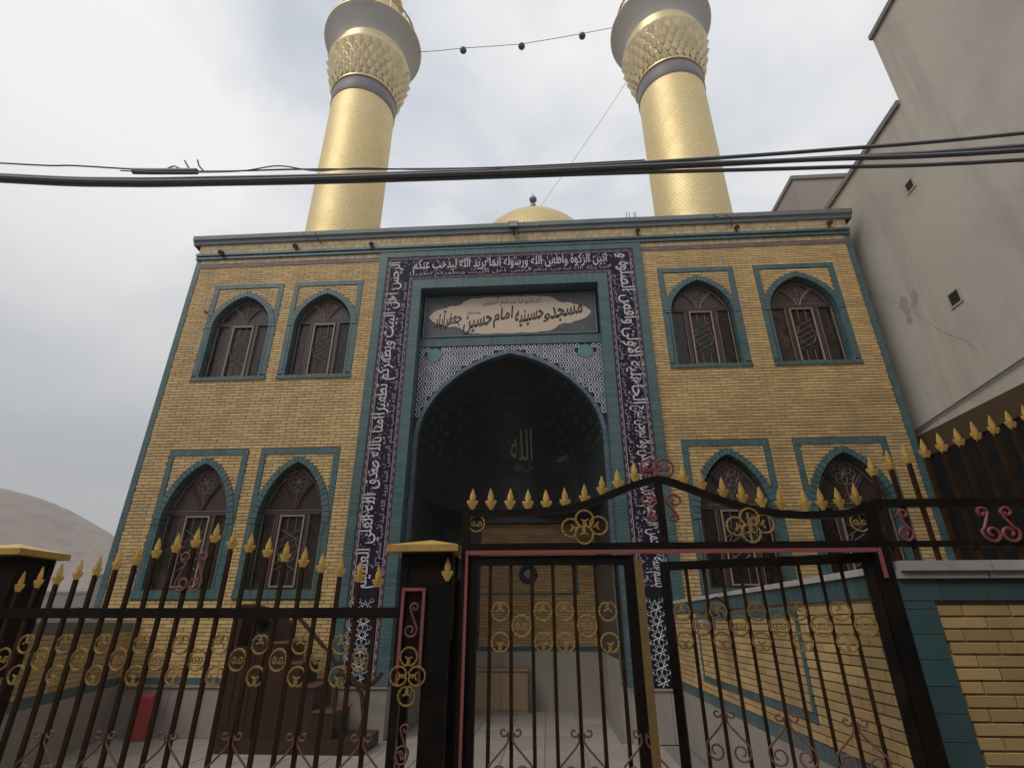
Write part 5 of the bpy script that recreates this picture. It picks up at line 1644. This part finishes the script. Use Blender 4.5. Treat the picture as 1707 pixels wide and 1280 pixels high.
obj('bracket', MB().box(-.60, -.56, FY - .215, FY - .02, 8.38 + E, 8.41 + E), 'rustmetal', t)
def bentbr(x, lab):
    t = thing('lamp_bracket', lab, 'bracket', (x, FY - .1, 8.4 + E), group='bent brackets on the cornice')
    q = MB()
    q.tube([(x - .24, FY - .24, 8.56 + E), (x - .13, FY - .32, 8.38 + E), (x + .12, FY - .32, 8.39 + E), (x + .2, FY - .1, 8.30 + E)], .014, 5)
    q.tube([(x + .06, FY - .22, 8.55 + E), (x + .12, FY - .32, 8.39 + E)], .014, 5)
    obj('bent_rod', q, 'rustmetal', t)
bentbr(-5.42, 'bent empty rod bracket on the cornice above the left windows')
bentbr(4.25, 'bent rod bracket on the cornice above the right windows')
t = thing('rod_stub', 'short upright rods on the cornice right of the portal', 'rods', (2.2, FY, 8.7 + E))
for dx in (-.12, -.05, .06, .1): obj('rod', MB().tube([(2.2 + dx, FY - .1, 8.69 + E), (2.2 + dx + .01, FY - .1, 8.86 + E)], .008, 4), 'rustmetal', t)
t = thing('wall_hook', 'small rusty hook on the brick left of the upper left window', 'hook', (-7.69, FY, 6.52 + E))
obj('hook', MB().tube([(-7.69, FY + .0, 6.52 + E), (-7.69, FY - .12, 6.52 + E), (-7.66, FY - .14, 6.46 + E), (-7.62, FY - .12, 6.44 + E)], .014, 5), 'rustmetal', t)

# ================================================================== CABLES
fs_ = thing('light_string', 'sagging wire with three round lamps strung between the minarets', 'light string', (-.6, 11.5, 17.7 + E))
pts = [(-3.94, 17.66), (-3.2, 17.66), (-2.38, 17.72), (-1.4, 17.72), (-.40, 17.74), (.6, 17.90), (1.64, 18.08), (2.70, 18.30)]
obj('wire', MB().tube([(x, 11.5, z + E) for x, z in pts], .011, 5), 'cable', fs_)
for x, z in ((-2.376, 17.72), (-.403, 17.74), (1.639, 18.08)):
    b = obj('bulb', MB().lathe(ball(.115, z - .12 + E, 1.05), 14, x, 11.5), 'bulb', fs_, smooth=True)
    obj('socket', MB().lathe([(.04, z - .03 + E), (.035, z + .03 + E)], 8, x, 11.5), 'ink', b)
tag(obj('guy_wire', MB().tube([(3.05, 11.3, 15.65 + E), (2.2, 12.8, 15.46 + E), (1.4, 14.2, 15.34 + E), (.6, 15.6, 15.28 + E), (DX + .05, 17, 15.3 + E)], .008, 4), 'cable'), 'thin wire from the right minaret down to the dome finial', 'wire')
CYN = 3.3
def cable(pts, r, label, group='overhead cables across the street'):
    # smooth the path
    P = [Vector((x, y, z)) for x, y, z in pts]; out = []
    for i in range(len(P) - 1):
        p0, p1, p2, p3 = P[max(0, i - 1)], P[i], P[i + 1], P[min(len(P) - 1, i + 2)]
        for k in range(6):
            t_ = k / 6
            out.append(.5 * ((2 * p1) + (p2 - p0) * t_ + (2 * p0 - 5 * p1 + 4 * p2 - p3) * t_ * t_ + (3 * p1 - p0 - 3 * p2 + p3) * t_ ** 3))
    out.append(P[-1])
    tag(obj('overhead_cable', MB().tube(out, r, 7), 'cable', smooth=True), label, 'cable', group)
zz = E
lefts = [(-16, 5.4), (-9, 4.25), (-4.87, 3.685), (-3.69, 3.560), (-2.7, 3.512), (-1.72, 3.475), (-.9, 3.455), (-.224, 3.44)]
def cab(dz, dy, rights, r, label, tw=0.0):
    cable([(x, CYN + dy + (tw * math.sin(x * 1.7)), z + dz + zz + tw * .5 * math.cos(x * 1.3)) for x, z in lefts] + [(x, CYN + dy, z + zz) for x, z in rights], r, label)
cab(.026, .0, [(.92, 3.473), (2.3, 3.510), (3.926, 3.590), (8, 3.92), (16, 5.0)], .016, 'topmost of the four thick cables fanning out at the right')
cab(.006, .03, [(.92, 3.444), (2.3, 3.452), (3.88, 3.480), (8, 3.72), (16, 4.7)], .021, 'second of the four thick cables counted from above at the right', .006)
cab(-.012, -.01, [(.92, 3.424), (2.3, 3.405), (3.85, 3.395), (8, 3.56), (16, 4.5)], .020, 'third of the four thick cables counted from above at the right', .004)
cab(-.030, .02, [(.92, 3.385), (2.3, 3.345), (3.82, 3.325), (8, 3.45), (16, 4.3)], .016, 'lowest of the four thick cables fanning out at the right')
cable([(-16, CYN, 5.7 + zz), (-9, CYN, 4.45 + zz), (-4.945, CYN, 3.862 + zz), (-4.2, CYN, 3.78 + zz), (-3.616, CYN, 3.70 + zz), (-2.9, CYN, 3.625 + zz), (-2.2, CYN, 3.60 + zz), (-1.9, CYN, 3.585 + zz), (-1.2, CYN, 3.54 + zz), (-.3, CYN, 3.50 + zz), (.9, CYN, 3.50 + zz)], .0075, 'thin upper telephone wire running above the thick cables', 'thin wires along the cables')
cable([(-3.7, CYN - .02, 3.665 + zz), (-3.2, CYN - .02, 3.612 + zz), (-2.6, CYN - .02, 3.585 + zz), (-2.25, CYN - .02, 3.625 + zz), (-1.9, CYN - .02, 3.545 + zz), (-1.5, CYN - .02, 3.55 + zz), (-1.0, CYN - .02, 3.50 + zz), (-.3, CYN - .02, 3.48 + zz)], .006, 'thin looping wire lying on the thick cables near the left minaret', 'thin wires along the cables')
t = thing('cable_splice', 'taped splice with loose wire ends on the overhead cable at left', 'splice', (-3.3, CYN, 3.64 + E))
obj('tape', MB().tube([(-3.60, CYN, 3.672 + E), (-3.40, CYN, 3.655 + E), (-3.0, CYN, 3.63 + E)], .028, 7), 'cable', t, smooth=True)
for p in ([(-3.05, 3.63), (-3.10, 3.70), (-3.14, 3.76)], [(-2.92, 3.61), (-2.99, 3.69), (-3.02, 3.76)], [(-3.3, 3.66), (-3.22, 3.70), (-3.15, 3.66)]):
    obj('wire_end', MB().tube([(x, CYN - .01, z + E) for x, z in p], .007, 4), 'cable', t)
bpy.data.objects.remove(_txto)
